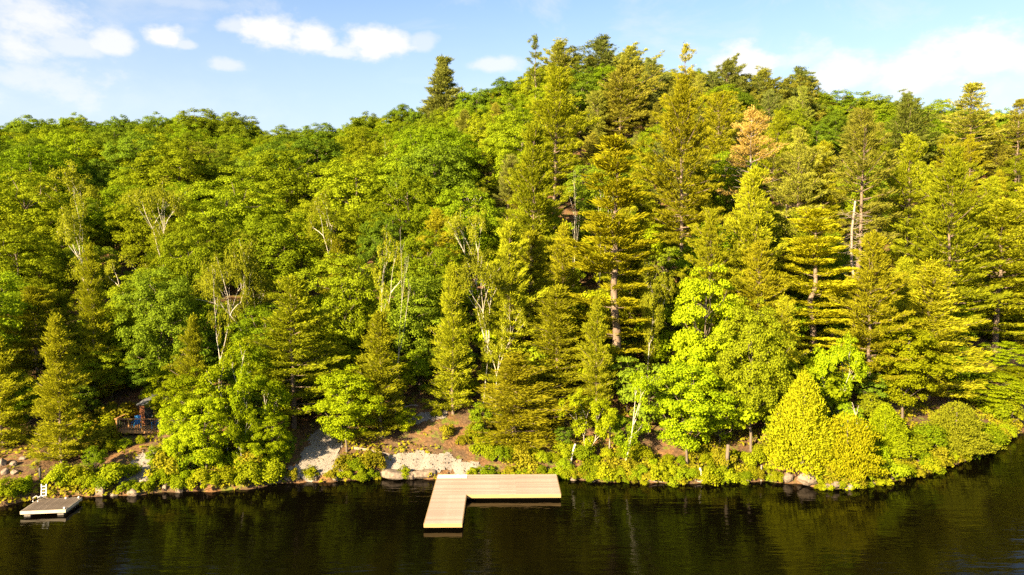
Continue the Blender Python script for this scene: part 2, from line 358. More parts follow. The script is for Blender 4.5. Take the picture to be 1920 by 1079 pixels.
def broadleaf(seed, H, Rr, base, ncl, lpc, leaf, cr, flat, mat, bark='bark', trunk_r=0.2):
    rng = np.random.default_rng(seed); wood = MB(); crown = MB()
    rz = (H-base)/2; zc = base+rz; ph = rng.uniform(0, 6.28, 4); cs = []
    for _ in range(9000):
        if len(cs) >= ncl: break
        d = unit(rng, 1)[0]; r = rng.random()**0.28; az = math.atan2(d[1], d[0])
        lump = 1 + 0.16*math.sin(2*az+ph[0]) + 0.12*math.sin(3*az+ph[1]+2*d[2]) + 0.10*math.sin(5*d[2]+ph[2])
        w = lump*(1.0 if d[2] > 0 else 1+0.35*d[2])*(1.0 if rng.random() < 0.8 else 1.18)
        p = np.array((d[0]*r*Rr*w, d[1]*r*Rr*w, zc+d[2]*r*rz))
        if any(np.sum((p-q)**2) < (0.8*cr)**2 for q, _ in cs): continue
        cs.append((p, d))
    for p, d in cs:
        k = rng.uniform(0.7, 1.25); clump(crown, p, d, cr*k, flat*rng.uniform(0.8, 1.2), int(lpc*k*k), leaf, rng)
    top = np.array((rng.uniform(-.3, .3), rng.uniform(-.3, .3), zc+rz*0.55))
    tp = bend((0, 0, -0.6), top, rng, 7, 0.02); wood.tube(tp, np.linspace(trunk_r, trunk_r*0.25, 7), 8)
    for p, d in cs[::max(1, len(cs)//22)]:
        j = int(np.clip(round((p[2]-0.3*abs(p[0]))/top[2]*6)-1, 2, 5)); wood.tube(bend(tp[j], p, rng, 4, 0.09), np.linspace(trunk_r*0.36, 0.02, 4), 5)
    return wood.mesh('trunk', M[bark], True), crown.mesh('crown', M[mat]), H, Rr

def pine(seed, H, Rr, base, mat, gap=0.0, shape='cone', tuft=0.40, dens=1.0, bark='pine_bark', droop=0.0, twist=0.0, bare=0.0, top_open=0.0):
    rng = np.random.default_rng(seed); wood = MB(); crown = MB(); tr = 0.011*H+0.04; a1 = rng.uniform(0, 6.28); asy = rng.uniform(0.08, 0.30)
    tp = bend((0, 0, -0.6), (0, 0, H*0.985), rng, 10, 0.006); wood.tube(tp, np.linspace(tr, 0.02, 10), 8)
    z = base*H
    while z < H*0.985:
        t = (z-base*H)/(H*(1-base))
        if shape == 'cone': prof = (1-t)**0.72*0.95+0.06
        elif shape == 'crest': prof = min(1, (1-t)/0.40)**0.62*0.93+0.08
        elif shape == 'old': prof = min(1, 0.62+1.1*t)*(1-t)**0.55*0.97+0.06
        else: prof = min(1, 0.80+0.6*t)*min(1, (1-t)/0.62)**0.62*0.94+0.07
        n = rng.integers(4, 7); a0 = rng.uniform(0, 6.28); lev = rng.uniform(0.60, 1.15)
        for j in range(n):
            if rng.random() < gap: continue
            az = a0+j*2*math.pi/n+rng.uniform(-.35, .35)
            flag = (1-0.5*twist*(0.5+0.5*math.cos(az)))*(1+asy*math.cos(az-a1+2*t))
            L = max(0.45, Rr*prof*lev*rng.uniform(0.55, 1.15)*flag)
            ang = math.radians(-2+64*t**1.5+rng.uniform(-9, 9)) - droop*(1-t)
            dh = np.array((math.cos(az), math.sin(az), 0.0)); side = np.array((-dh[1], dh[0], 0.0))
            b0 = np.array((0, 0, z+rng.uniform(-.2, .2)))
            def P(u): u = np.asarray(u)[..., None]; return b0 + dh*L*math.cos(ang)*u + UP*(L*math.sin(ang)*u + 0.20*L*u*u)
            wood.tube(P(np.linspace(0, 0.92, 4)), np.linspace(0.018+0.014*L, 0.012, 4), 4)
            if t < bare and rng.random() < 0.75: continue
            u0 = 0.12 if shape == 'cone' else 0.28
            m = max(4, int(L*(1-u0)*8.5*dens)); u = u0+(1-u0)*rng.random(m)**0.75
            wlat = 0.40*L*np.sin(np.clip((u-u0)/(1-u0), 0.06, 1)*math.pi*0.80)**0.7+0.05
            lat = rng.uniform(-1, 1, m)
            c = P(u) + side*(lat*wlat)[:, None] - dh*(np.abs(lat)*wlat*0.35)[:, None]
            k = 22; c = np.repeat(c, k, 0) + rng.normal(size=(m*k, 3))*np.array((0.20, 0.20, 0.085 if shape == 'old' else 0.10))
            ax = dh*0.75 + side*np.repeat(lat, k)[:, None]*0.7 + UP*(0.30+0.5*t) + rng.normal(size=c.shape)*0.38
            nr = UP*0.6 + dh*0.65 + rng.normal(size=c.shape)*0.5
            sz = tuft*rng.uniform(0.6, 1.2, len(c)); crown.leaves(c, nr, sz, sz*0.19, rng, ax)
        z += (0.56 if shape == 'cone' else 0.80)*rng.uniform(0.75, 1.3)*(1+1.15*(shape == 'old'))*(0.70+0.30*(1-t))
    c = tp[-1]+rng.normal(size=(160, 3))*np.array((0.22, 0.22, 0.35)); sz = tuft*rng.uniform(0.7, 1.2, 160)
    crown.leaves(c, rng.normal(size=c.shape)+UP*.2, sz, sz*0.3, rng, rng.normal(size=c.shape)*0.5+UP)
    return wood.mesh('trunk', M[bark], True), crown.mesh('crown', M[mat]), H, Rr

def cedar(seed, H, Rr, mat, n=15000, power=0.8, belly=0.0):
    rng = np.random.default_rng(seed); wood = MB(); crown = MB(); ph = rng.uniform(0, 6.28, 6)
    wood.tube(bend((0, 0, -0.5), (0, 0, H*0.9), rng, 5, 0.01), np.linspace(0.16, 0.03, 5), 7)
    t = 1-np.sqrt(rng.random(n)*0.98); az = rng.uniform(0, 6.28, n)
    prof = (1-t)**power if not belly else np.sqrt(np.clip(1-(t*1.25-0.28)**2, 0.0, 1))
    lump = 1+0.16*np.sin(3*az+ph[0]+9*t)+0.13*np.sin(7*az+ph[1]-14*t)+0.14*np.sin(5*az+ph[2]+31*t)+0.10*np.sin(12*az+ph[3]+40*t)
    r = Rr*prof*lump*rng.uniform(0.62, 1.10, n)+0.08
    d = np.stack((np.cos(az), np.sin(az), np.zeros(n)), 1)
    pos = d*r[:, None]+UP*(0.25+t*(H-0.25)+rng.normal(size=n)*0.06)[:, None]
    nr = d*0.9+UP*0.4+rng.normal(size=(n, 3))*0.6; ax = UP*0.9+d*0.5+rng.normal(size=(n, 3))*0.4
    sz = 0.22*rng.uniform(0.6, 1.3, n); crown.leaves(pos, nr, sz, sz*0.45, rng, ax)
    return wood.mesh('trunk', M['bark'], True), crown.mesh('crown', M[mat]), H, Rr

def grow(wood, rng, p, d, L, r, lev, tips, spread, up):
    k = 4 if lev else 6; q = [p]; dd = d
    for i in range(k):
        dd = dd + rng.normal(size=3)*0.12 + UP*up; dd = dd/np.linalg.norm(dd); q.append(q[-1]+dd*L/k)
    q = np.array(q); wood.tube(q, np.linspace(r, r*0.5, k+1), 7 if r > 0.08 else 5)
    if lev == 0: tips.append((q[-1], dd)); tips.append((q[len(q)//2], dd)); return
    n = 2 if rng.random() < 0.55 else 3
    a0 = rng.uniform(0, 6.28)
    for j in range(n):
        a = a0+j*2*math.pi/n+rng.uniform(-.4, .4); sd = np.array((math.cos(a), math.sin(a), 0)); sd = sd-dd*(sd @ dd)
        nd = dd+sd*spread*rng.uniform(0.6, 1.2); grow(wood, rng, q[-1], nd/np.linalg.norm(nd), L*rng.uniform(0.55, 0.8), r*0.55, lev-1, tips, spread, up)
    if lev >= 2:
        for j in (2, 3):
            a = rng.uniform(0, 6.28); nd = np.array((math.cos(a), math.sin(a), 0.7)); nd /= np.linalg.norm(nd)
            grow(wood, rng, q[j], nd, L*0.4, r*0.3, 0, tips, spread, up)

def birch(seed, H, first, levels, spread, lean, mat='birch', leaf=0.21, n=75, cr=0.85, bark='birch_bark', leafy=True, r=0.15, stems=1):
    rng = np.random.default_rng(seed); wood = MB(); tips = []
    for s_ in range(stems):
        a = rng.uniform(0, 6.28); ln = lean if stems == 1 else lean+0.16
        d = np.array((math.cos(a)*ln, math.sin(a)*ln, 1.0)); d /= np.linalg.norm(d)
        grow(wood, rng, np.array((0, 0, -0.5)), d, H*first, r*(1 if stems == 1 else 0.8), levels, tips, spread, 0.05)
    P = np.array([t[0] for t in tips]); ztop = P[:, 2].max()+(0.4 if leafy else 0)
    k = H/ztop
    for v in wood.v: v *= k
    crown = None
    if leafy:
        crown = MB(); cen = P.mean(0)*k
        for p, d in tips:
            o = p*k-cen; o = o/(np.linalg.norm(o)+1e-6)
            for _ in range(2):
                q = p*k+rng.normal(size=3)*0.45*cr; clump(crown, q-UP*0.2, o, cr*rng.uniform(0.6, 1.2), 0.8, n, leaf, rng)
        crown = crown.mesh('crown', M[mat])
    rad = np.percentile(np.hypot(P[:, 0], P[:, 1])*k, 90)+(cr*0.6 if leafy else 0)
    return wood.mesh('trunk', M[bark], True), crown, H, rad

def shrub(seed, H, Rr, mat, ncl=16, lpc=190, leaf=0.145):
    rng = np.random.default_rng(seed); wood = MB(); crown = MB()
    for _ in range(ncl):
        d = unit(rng, 1)[0]; d[2] = abs(d[2]); r = rng.random()**0.4
        p = np.array((d[0]*r*Rr*0.8, d[1]*r*Rr*0.8, 0.18*H+d[2]*r*H*0.66)); clump(crown, p, d, 0.33*Rr*rng.uniform(0.6, 1.4), 0.95, lpc, leaf, rng)
        wood.tube(bend((d[0]*0.1, d[1]*0.1, -0.2), p, rng, 4, 0.08), np.linspace(0.03, 0.01, 4), 4)
    return wood.mesh('stems', M['bark'], True), crown.mesh('foliage', M[mat]), H, Rr

PROTO = {
    'maple': [broadleaf(10+i, H, Rr, b, n, 165, 0.20, cr, fl, 'maple') for i, (H, Rr, b, n, cr, fl) in enumerate(((15, 4.8, 2.4, 230, 0.82, 0.70), (16, 4.4, 2.8, 220, 0.80, 0.78), (14, 5.2, 2.2, 250, 0.85, 0.66), (17, 4.8, 3.2, 240, 0.80, 0.74)))],
    'oak': [broadleaf(30+i, H, Rr, b, n, 165, 0.20, cr, fl, 'maple_dark') for i, (H, Rr, b, n, cr, fl) in enumerate(((15, 5.0, 2.4, 230, 0.82, 0.72), (16, 4.3, 2.6, 210, 0.78, 0.8), (13, 4.6, 2.0, 200, 0.80, 0.7)))],
    'bright': [broadleaf(50+i, H, Rr, b, n, 190, 0.185, cr, fl, 'bright', trunk_r=0.13) for i, (H, Rr, b, n, cr, fl) in enumerate(((11, 3.2, 1.6, 105, 0.72, 0.62), (12, 2.9, 1.8, 110, 0.70, 0.68)))],
    'sapling': [broadleaf(60+i, H, Rr, b, n, 130, 0.24, cr, fl, m, trunk_r=0.07) for i, (H, Rr, b, n, cr, fl, m) in enumerate(((6, 2.0, 0.9, 36, 0.75, 0.55, 'maple'), (5, 1.8, 0.7, 32, 0.7, 0.6, 'bright'), (7, 1.9, 1.2, 38, 0.75, 0.5, 'maple_dark')))],
    'pine': [pine(80+i, H, Rr, b, 'pine', g, sh, 0.46, de) for i, (H, Rr, b, g, sh, de) in enumerate(((22, 5.0, .16, .12, 'mid', 1.0), (20, 4.8, .12, .08, 'mid', 1.05), (24, 5.4, .22, .2, 'mid', 0.95), (21, 5.2, .18, .15, 'crest', 0.95)))],
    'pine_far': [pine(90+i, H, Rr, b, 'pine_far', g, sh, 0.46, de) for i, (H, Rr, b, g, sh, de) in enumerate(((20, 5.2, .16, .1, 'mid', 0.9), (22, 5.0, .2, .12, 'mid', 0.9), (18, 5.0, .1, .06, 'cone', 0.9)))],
    'crest_pine': [pine(95+i, H, Rr, b, m, g, 'crest', 0.46, 1.0) for i, (H, Rr, b, g, m) in enumerate(((16, 4.2, .22, .18, 'pine_far'), (17, 4.4, .26, .26, 'pine_dark'), (15, 4.4, .18, .15, 'pine_dark'), (15, 4.0, .2, .15, 'pine_far')))],
    'lone_pine': [pine(99, 15, 4.6, .10, 'pine_dark', .06, 'cone', 0.44, 1.2)],
    'old_pine': [pine(100+i, H, Rr, .10, 'pine_gold', .12, 'old', 0.42, 2.1) for i, (H, Rr) in enumerate(((28, 5.0), (26, 5.4)))],
    'young_pine': [pine(110+i, H, Rr, .04, 'pine', .05, 'cone', 0.34, 1.0) for i, (H, Rr) in enumerate(((13, 3.6), (15, 4.0), (11, 3.8)))],
    'sparse_pine': [pine(120, 21, 4.2, .42, 'pine_far', .3, 'old', 0.40, 0.9, twist=1.0), pine(121, 20, 4.0, .3, 'pine_far', .15, 'mid', 0.42, 0.62)],
    'dying_pine': [pine(130, 20, 3.4, .45, 'rust', .12, 'mid', 0.36, 0.75, bark='dead_wood', bare=0.30)],
    'cedar': [cedar(140, 8.5, 2.6, 'cedar', 26000), cedar(141, 5.2, 2.5, 'cedar', 20000, belly=1.0), cedar(142, 7, 2.0, 'bright', 20000, 0.65), cedar(143, 5.2, 2.5, 'birch', 20000, 0.5)],
    'birch': [birch(150, 17, 0.42, 3, 0.62, 0.12), birch(151, 16, 0.36, 3, 0.7, 0.2), birch(152, 14, 0.40, 3, 0.55, 0.05, stems=2), birch(153, 18, 0.46, 3, 0.5, 0.16)],
    'small_birch': [birch(160, 9.5, 0.62, 3, 0.5, 0.12, 'bright', 0.17, 90, 0.62, r=0.15), birch(161, 8, 0.40, 3, 0.55, 0.15, 'bright', 0.18, 80, 0.6, r=0.08, stems=2)],
    'bare_birch': [birch(170, 17, 0.50, 3, 0.34, 0.05, leafy=False, r=0.17), birch(171, 15, 0.42, 3, 0.45, 0.10, leafy=False, r=0.15), birch(172, 6, 0.40, 2, 0.75, 0.25, leafy=False, r=0.10)],
    'shrub': [shrub(180+i, H, Rr, m, n) for i, (H, Rr, m, n) in enumerate(((1.9, 1.3, 'shrub', 18), (1.5, 1.4, 'shrub', 18), (2.4, 1.3, 'bright', 20), (1.3, 1.1, 'bracken', 14), (1.1, 1.2, 'shrub', 14)))],
}
def dead_snag(seed, H):
    rng = np.random.default_rng(seed); w = MB(); tp = bend((0, 0, -0.5), (0.2, 0.1, H), rng, 7, 0.008); w.tube(tp, np.linspace(0.20, 0.10, 7), 8)
    for _ in range(90):
        z = rng.uniform(0.42, 0.93)*H; a = rng.uniform(0, 6.28); L = rng.uniform(0.7, 2.4)
        w.tube(bend((0, 0, z), (math.cos(a)*L, math.sin(a)*L, z+rng.uniform(-.25, .4)*L), rng, 4, 0.06), np.linspace(0.03, 0.008, 4), 4)
    return w.mesh('trunk', M['dead_wood'], True), None, H, 1.8
PROTO['lean_birch'] = [birch(164, 9.5, 0.95, 2, 0.5, 0.06, 'bright', 0.17, 110, 0.75, r=0.16)]
PROTO['snag'] = [dead_snag(175, 17)]

NAME = {'maple': 'maple_tree', 'oak': 'leafy_tree', 'bright': 'leafy_tree', 'sapling': 'sapling', 'pine': 'pine_tree', 'pine_far': 'pine_tree', 'old_pine': 'pine_tree', 'crest_pine': 'pine_tree', 'lone_pine': 'pine_tree', 'young_pine': 'young_pine',
        'sparse_pine': 'pine_tree', 'dying_pine': 'dying_pine', 'cedar': 'cedar_tree', 'birch': 'birch_tree', 'small_birch': 'birch_tree', 'bare_birch': 'dead_birch', 'lean_birch': 'birch_tree', 'shrub': 'shrub', 'snag': 'dead_snag'}
CAT = {'sapling': 'sapling', 'shrub': 'shrub', 'snag': 'dead tree', 'bare_birch': 'dead tree', 'dying_pine': 'pine tree', 'young_pine': 'pine tree', 'pine': 'pine tree', 'pine_far': 'pine tree', 'old_pine': 'pine tree', 'crest_pine': 'pine tree', 'lone_pine': 'pine tree',
       'sparse_pine': 'pine tree', 'cedar': 'cedar tree', 'birch': 'birch tree', 'small_birch': 'birch tree', 'lean_birch': 'birch tree'}
def plant(kind, var, x, y, h, rad, label, group=None, rz=None, tilt=(0, 0)):
    w, c, H0, R0 = PROTO[kind][var % len(PROTO[kind])]
    root = empty(NAME[kind], (x, y, gz(x, y)-0.05), R.uniform(0, 6.28) if rz is None else rz)
    root.rotation_euler.x, root.rotation_euler.y = tilt
    k = h/H0; kr = rad/R0 if rad else k; root.scale = (kr, kr, k)
    link('stems' if kind == 'shrub' else 'trunk', w, root)
    if c: link('foliage' if kind == 'shrub' else 'crown', c, root)
    tag(root, label, CAT.get(kind, 'tree'), group); return root

# ------------------------------------------------------------------ the trees one can single out
# kind, variant, x of the trunk and y of the top in the photo, where it stands (h = its height in metres, or s = metres behind the shore),
# width in photo pixels, row down to which it shows, label, short name for its neighbours
LAND = []; FEAT = []
def feature(kind, var, px, top, w, vis, label, ref=None, h=None, s=None, rz=None, tilt=(0, 0), group=None):
    k = pix_dir(px, top)
    if s is None:
        y = 48.0; found = False
        while y < 150:
            x = k[0]/k[1]*y; zt = CAM_Z+k[2]/k[1]*y
            if gz(x, y)+h >= zt and y > shore(x)+1: found = True; break
            y += 0.2
    else:
        y = 45.0
        while y < 200 and y-float(shore(k[0]/k[1]*y)) < s: y += 0.1
    x = k[0]/k[1]*y; zt = CAM_Z+k[2]/k[1]*y; hh = max(0.6, zt-gz(x, y))
    rad = w/2/F*y*(1.42 if kind == 'old_pine' else 1.22 if 'pine' in kind else 1.05) if w else None
    plant(kind, var, x, y, hh, rad, label, group, rz, tilt)
    FEAT.append((px, top, w or 60, vis, y, x)); LAND.append((px, (top+vis)/2, ref)) if ref else None
    if '--list' in ARGV: print('FEAT %-12s px%5d top%5d y%6.1f h%5.1f rad %s' % (kind, px, top, y, hh, rad))
import sys
ARGV = sys.argv
f = feature
# skyline
f('lone_pine', 0, 828, 112, 118, 200, 'lone dark pine rising above the leafy skyline, left of the hilltop', 'the lone skyline pine', h=15)
f('sparse_pine', 0, 1004, 68, 60, 150, 'thin lopsided pine at the left end of the hilltop skyline', 'the lopsided hilltop pine', h=22, rz=0)
f('crest_pine', 0, 1050, 80, 75, 112, 'hilltop pine right beside the lopsided skyline pine', h=15)
f('crest_pine', 1, 1128, 78, 90, 110, 'pine at the very top of the hill, in the middle of the hilltop row', 'the highest hilltop pine', h=15)
f('crest_pine', 0, 1180, 90, 75, 122, 'hilltop pine just right of the highest pine', h=15)
f('crest_pine', 1, 1222, 118, 70, 150, 'shorter hilltop pine between the highest pine and the flat-topped pine', h=15)
f('sparse_pine', 0, 1285, 86, 75, 140, 'flat-topped wispy pine standing out on the right of the hilltop', 'the flat-topped skyline pine', h=22, rz=2)
f('crest_pine', 2, 1364, 118, 70, 150, 'pointed pine on the skyline right of the flat-topped pine', 'the pointed skyline pine', h=15)
f('crest_pine', 0, 1434, 133, 75, 165, 'skyline pine above the orange dying pine', h=15)
f('crest_pine', 1, 1503, 136, 85, 168, 'broad skyline pine, right of the orange dying pine', 'the broad skyline pine', h=15)
f('crest_pine', 2, 1700, 180, 60, 212, 'small pine spire poking through the leafy skyline on the right', h=15)
f('sparse_pine', 1, 1823, 160, 110, 250, 'tall open pine above the right-hand skyline with a pale trunk', 'the tall open skyline pine', h=22)
f('sparse_pine', 1, 1912, 190, 80, 235, 'open pine cut off by the right edge of the photo, on the skyline', h=19)
for px, top, w, lab, ref in ((372, 203, 95, 'highest rounded tree crown on the left skyline', 'the highest left skyline crown'), (300, 214, 70, 'rounded crown on the left skyline, just left of the highest one', None),
                        (450, 211, 80, 'broad round crown on the left skyline, right of the highest one', None), (60, 217, 80, 'rounded crown on the skyline nearest the left edge', None),
                        (142, 213, 60, 'small crown on the far left skyline below the cloud', None), (222, 218, 70, 'rounded crown on the left skyline between two small peaks', None), (530, 238, 80, 'lowest crown of the skyline, in its dip on the left', 'the dip in the skyline'),
                        (600, 230, 80, 'rounded crown just right of the dip in the skyline', None), (690, 211, 75, 'rounded crown on the skyline halfway from the dip to the lone pine', None),
                        (755, 197, 70, 'crown on the skyline just left of the lone pine', None), (893, 166, 75, 'leafy crown on the slope right of the lone pine', None),
                        (942, 149, 75, 'leafy crown below the cloud left of the hilltop pines', None), (1570, 168, 75, 'leafy skyline crown right of the broad skyline pine', None), (1628, 173, 90, 'dark rounded crown on the right skyline', 'the dark right skyline crown'),
                        (1765, 188, 75, 'leafy crown on the skyline just left of the tall open pine', None), (1880, 206, 60, 'small leafy crown on the skyline right of the tall open pine', None)):
    f('oak', R.randrange(3), px, top, w, top+22, lab, ref, h=13)
# pines of the right hillside
f('pine', 0, 1042, 128, 115, 290, 'wide pine spreading below the lopsided hilltop pine', 'the wide pine below the hilltop', h=22)
f('crest_pine', 0, 1165, 128, 95, 260, 'full pine just below the highest hilltop pine', h=15)
f('pine', 2, 1282, 150, 130, 340, 'massive dark pine below the flat-topped skyline pine', 'the massive upper pine', h=24)
f('pine', 1, 1000, 235, 115, 420, 'broad pine at the border between leafy and pine slopes', 'the broad pine beside the leafy slope', h=21)
f('dying_pine', 0, 1410, 206, 100, 335, 'dying pine with rusty orange needles and bare pale lower limbs', 'the orange dying pine', h=20)
f('dying_pine', 0, 1477, 288, 42, 345, 'small rusty pine beside the orange dying pine', h=13)
f('pine', 1, 1416, 318, 120, 470, 'pine directly below the orange dying pine', h=19)
f('pine_far', 1, 1500, 245, 100, 380, 'olive pine to the right of the orange dying pine', h=18)
f('sparse_pine', 1, 1622, 214, 125, 430, 'thin-needled pine with a pale trunk above the broken snag', 'the thin-needled pine above the snag', h=23)
f('snag', 0, 1608, 376, 60, 470, 'bare grey broken snag with short dead limbs', 'the bare grey snag', h=17)
f('pine_far', 0, 1702, 190, 100, 300, 'hazy pine below the small spire on the right skyline', h=19)
f('pine', 0, 1708, 256, 95, 420, 'yellow-green pine right of the thin-needled pine', h=20)
f('pine', 2, 1790, 285, 140, 490, 'large layered pine on the upper right slope', 'the large upper right pine', h=23)
f('pine', 0, 1880, 378, 190, 700, 'big golden pine against the right edge with a bare lower trunk', 'the big golden right-edge pine', s=9)
f('old_pine', 0, 1157, 254, 205, 650, 'tallest pine of the shore, with golden flat layers and an open trunk', 'the tallest layered pine', s=11)
f('old_pine', 1, 1530, 394, 195, 665, 'layered pine on the right with dark gaps and visible trunk', 'the layered pine on the right', s=14)
f('pine', 1, 1638, 438, 130, 700, 'golden pine right of the layered pine, below the snag', 'the golden pine below the snag', s=8)
f('young_pine', 1, 1748, 494, 200, 830, 'dense full-skirted young pine near the right shore', 'the full-skirted pine near the right shore', s=8)
f('pine', 0, 1425, 455, 120, 620, 'greyish pine between two layered pines', h=14)
f('pine', 1, 955, 418, 120, 650, 'pointed golden pine behind the birches above the dock', 'the pointed golden pine above the dock', s=9)
f('young_pine', 0, 848, 500, 110, 760, 'young pine with upswept top left of the pointed golden pine', s=7)
f('young_pine', 1, 1045, 540, 165, 800, 'dense pine at the left foot of the tallest layered pine', 'the dense pine left of the tallest pine', s=8)
f('young_pine', 2, 965, 668, 225, 872, 'broad low pine directly behind the dock', 'the broad low pine behind the dock', s=3.5)
f('young_pine', 0, 712, 588, 135, 850, 'pine standing between the two gravel ramps', 'the pine between the gravel ramps', s=4.5)
f('pine', 1, 545, 520, 165, 820, 'dark-sided pine just left of the left gravel ramp', 'the dark-sided pine', s=7)
f('young_pine', 2, 362, 600, 90, 720, 'bright young pine above the leafy thicket', h=9)
f('young_pine', 1, 168, 465, 100, 700, 'pale feathery pine rising over the small cabin', 'the pale feathery pine', s=14)
f('young_pine', 0, 104, 596, 120, 880, 'shore pine left of the small cabin, above the grey raft', 'the shore pine above the raft', s=4)
f('pine', 0, 62, 540, 130, 830, 'pine with drooping boughs near the left edge', s=13)
f('young_pine', 2, -5, 640, 110, 850, 'pine cut off by the left edge of the photo', s=7)
f('pine', 2, 1335, 400, 110, 560, 'pine in the shade right of the tallest layered pine', h=16)
f('young_pine', 1, 1470, 560, 110, 720, 'young pine left of the layered pine on the right', s=7)
f('young_pine', 0, 1120, 560, 90, 760, 'slim young pine below the tallest layered pine', s=6)
# leafy trees of the shore
f('bright', 0, 1330, 500, 125, 700, 'bright green round-topped tree right of the tallest layered pine', 'the bright round-topped tree', s=7)
f('bright', 1, 1292, 670, 118, 905, 'bright yellow-green tree leaning over the water right of the birch', 'the yellow-green tree over the water', s=1.2)
f('maple', 1, 1415, 560, 125, 880, 'green maple on the shore between the yellow-green tree and the cedars', 'the shore maple', s=2.5)
f('lean_birch', 0, 1172, 690, 105, 885, 'small birch with a long white leaning trunk on the shore', 'the leaning white birch', s=0.9, rz=0, tilt=(0, 0.07))
f('small_birch', 1, 1103, 735, 95, 880, 'short birch beside the right end of the dock', 'the short birch beside the dock', s=2.0)
f('cedar', 0, 1508, 692, 125, 885, 'golden cone-shaped cedar on the shore point', 'the golden cone cedar', s=1.6)
f('cedar', 1, 1590, 775, 88, 890, 'rounded orange-gold cedar at the tip of the shore point', 'the rounded golden cedar', s=1.0)
f('cedar', 2, 1662, 755, 80, 870, 'narrow yellow-green cedar right of the rounded golden one', 'the narrow cedar', s=2.5)
f('cedar', 3, 1795, 752, 100, 860, 'golden cedar bush hanging over the right shore', 'the golden bush on the right shore', s=0.9)
f('small_birch', 1, 1572, 630, 100, 760, 'bright small-leaved tree above the golden cone cedar', s=6)
f('bare_birch', 2, 1615, 755, 60, 830, 'dead white birch top sticking out between the golden cedars', 'the dead birch between the cedars', s=2.2)
f('bright', 1, 648, 690, 105, 850, 'bright yellow-green birch between the gravel ramps', 'the bright birch between the ramps', s=3.0)
f('small_birch', 0, 420, 640, 112, 880, 'leafy tree rising from the thicket on the left shore', 'the leafy thicket tree', s=3.5)
f('bright', 1, 356, 695, 80, 880, 'green leafy tree in front of the cabin, left end of the thicket', 'the leafy tree beside the cabin', s=3.2)
f('small_birch', 1, 478, 690, 105, 880, 'green leafy tree at the right end of the thicket', s=3.0)
f('bright', 0, 332, 750, 62, 890, 'slim leafy tree at the water left of the thicket tree', s=1.3)
f('bright', 1, 382, 735, 85, 895, 'leafy tree leaning over the water below the thicket tree', s=1.0)
f('small_birch', 1, 447, 750, 75, 895, 'small leafy tree at the water in the middle of the thicket', s=1.2)
f('bright', 0, 505, 770, 70, 890, 'low leafy tree at the water, right end of the thicket', s=1.5)
f('bright', 1, 306, 690, 68, 800, 'leafy tree overhanging the right end of the cabin', s=8.0)
f('maple', 0, 205, 640, 105, 760, 'leafy tree standing behind the left end of the cabin deck', s=15)
f('oak', 1, 262, 655, 105, 760, 'dark leafy tree hanging over the cabin roof', s=14.5)
f('bright', 1, 1700, 600, 110, 840, 'leafy tree behind the narrow cedar', s=5)
f('young_pine', 1, 1908, 560, 95, 770, 'young pine at the right edge behind the far shore', s=9)
f('bright', 0, 1880, 640, 70, 790, 'small leafy tree beside the trunk of the big right-edge pine', s=7)
f('bright', 1, 1915, 690, 100, 810, 'leafy tree cut by the right edge above the far shore', s=4)
f('bright', 0, 1860, 700, 110, 830, 'leafy tree at the far right shore below the golden pine', s=3)
f('maple', 2, 20, 700, 90, 830, 'leafy tree over the stony yard at the left edge', s=9)
# birches
f('birch', 0, 905, 470, 130, 620, 'birch with a forked white trunk in front of the pointed golden pine', 'the forked birch above the dock', s=8, rz=0.4)
f('birch', 3, 930, 560, 110, 740, 'birch with a crooked white stem behind the broad low pine', s=6, rz=2)
f('bare_birch', 0, 737, 425, 60, 620, 'bare white birch with a forked top, mid slope above the ramps', 'the bare forked birch', h=17)
f('birch', 1, 697, 425, 120, 590, 'leaning white birch just left of the bare forked birch', 'the leaning mid-slope birch', h=16, rz=3)
f('bare_birch', 0, 1072, 316, 70, 410, 'dead white birch with fanned branches left of the tallest layered pine', 'the dead fanned birch', h=16, rz=1)
f('bare_birch', 1, 1122, 345, 60, 400, 'dead pale birch half hidden behind the tallest layered pine', h=15)
f('birch', 0, 290, 335, 125, 480, 'birch with a white forked trunk alone in a dark gap on the left slope', 'the birch in the dark gap', h=16, rz=1.2)
f('birch', 3, 185, 365, 150, 490, 'birch with spreading white limbs above the pale feathery pine', 'the spreading birch on the left', h=17)
f('birch', 2, 150, 305, 110, 385, 'pale-leaved birch high on the left slope', h=14)
f('birch', 1, 402, 470, 110, 620, 'leaning white birch left of the dense birch cluster', 'the leaning birch on the left', h=15, rz=5)
f('birch', 2, 470, 440, 150, 560, 'full pale birch crown at the middle of the left slope', 'the full pale birch', h=15)
f('birch', 1, 640, 350, 120, 440, 'birch with arching white limbs on the mid slope', 'the arching birch', h=15)
f('birch', 0, 895, 385, 100, 470, 'birch with double white stems above the pointed golden pine', h=14)
f('birch', 2, 1215, 470, 90, 600, 'slender birch behind the right side of the tallest pine', h=13)
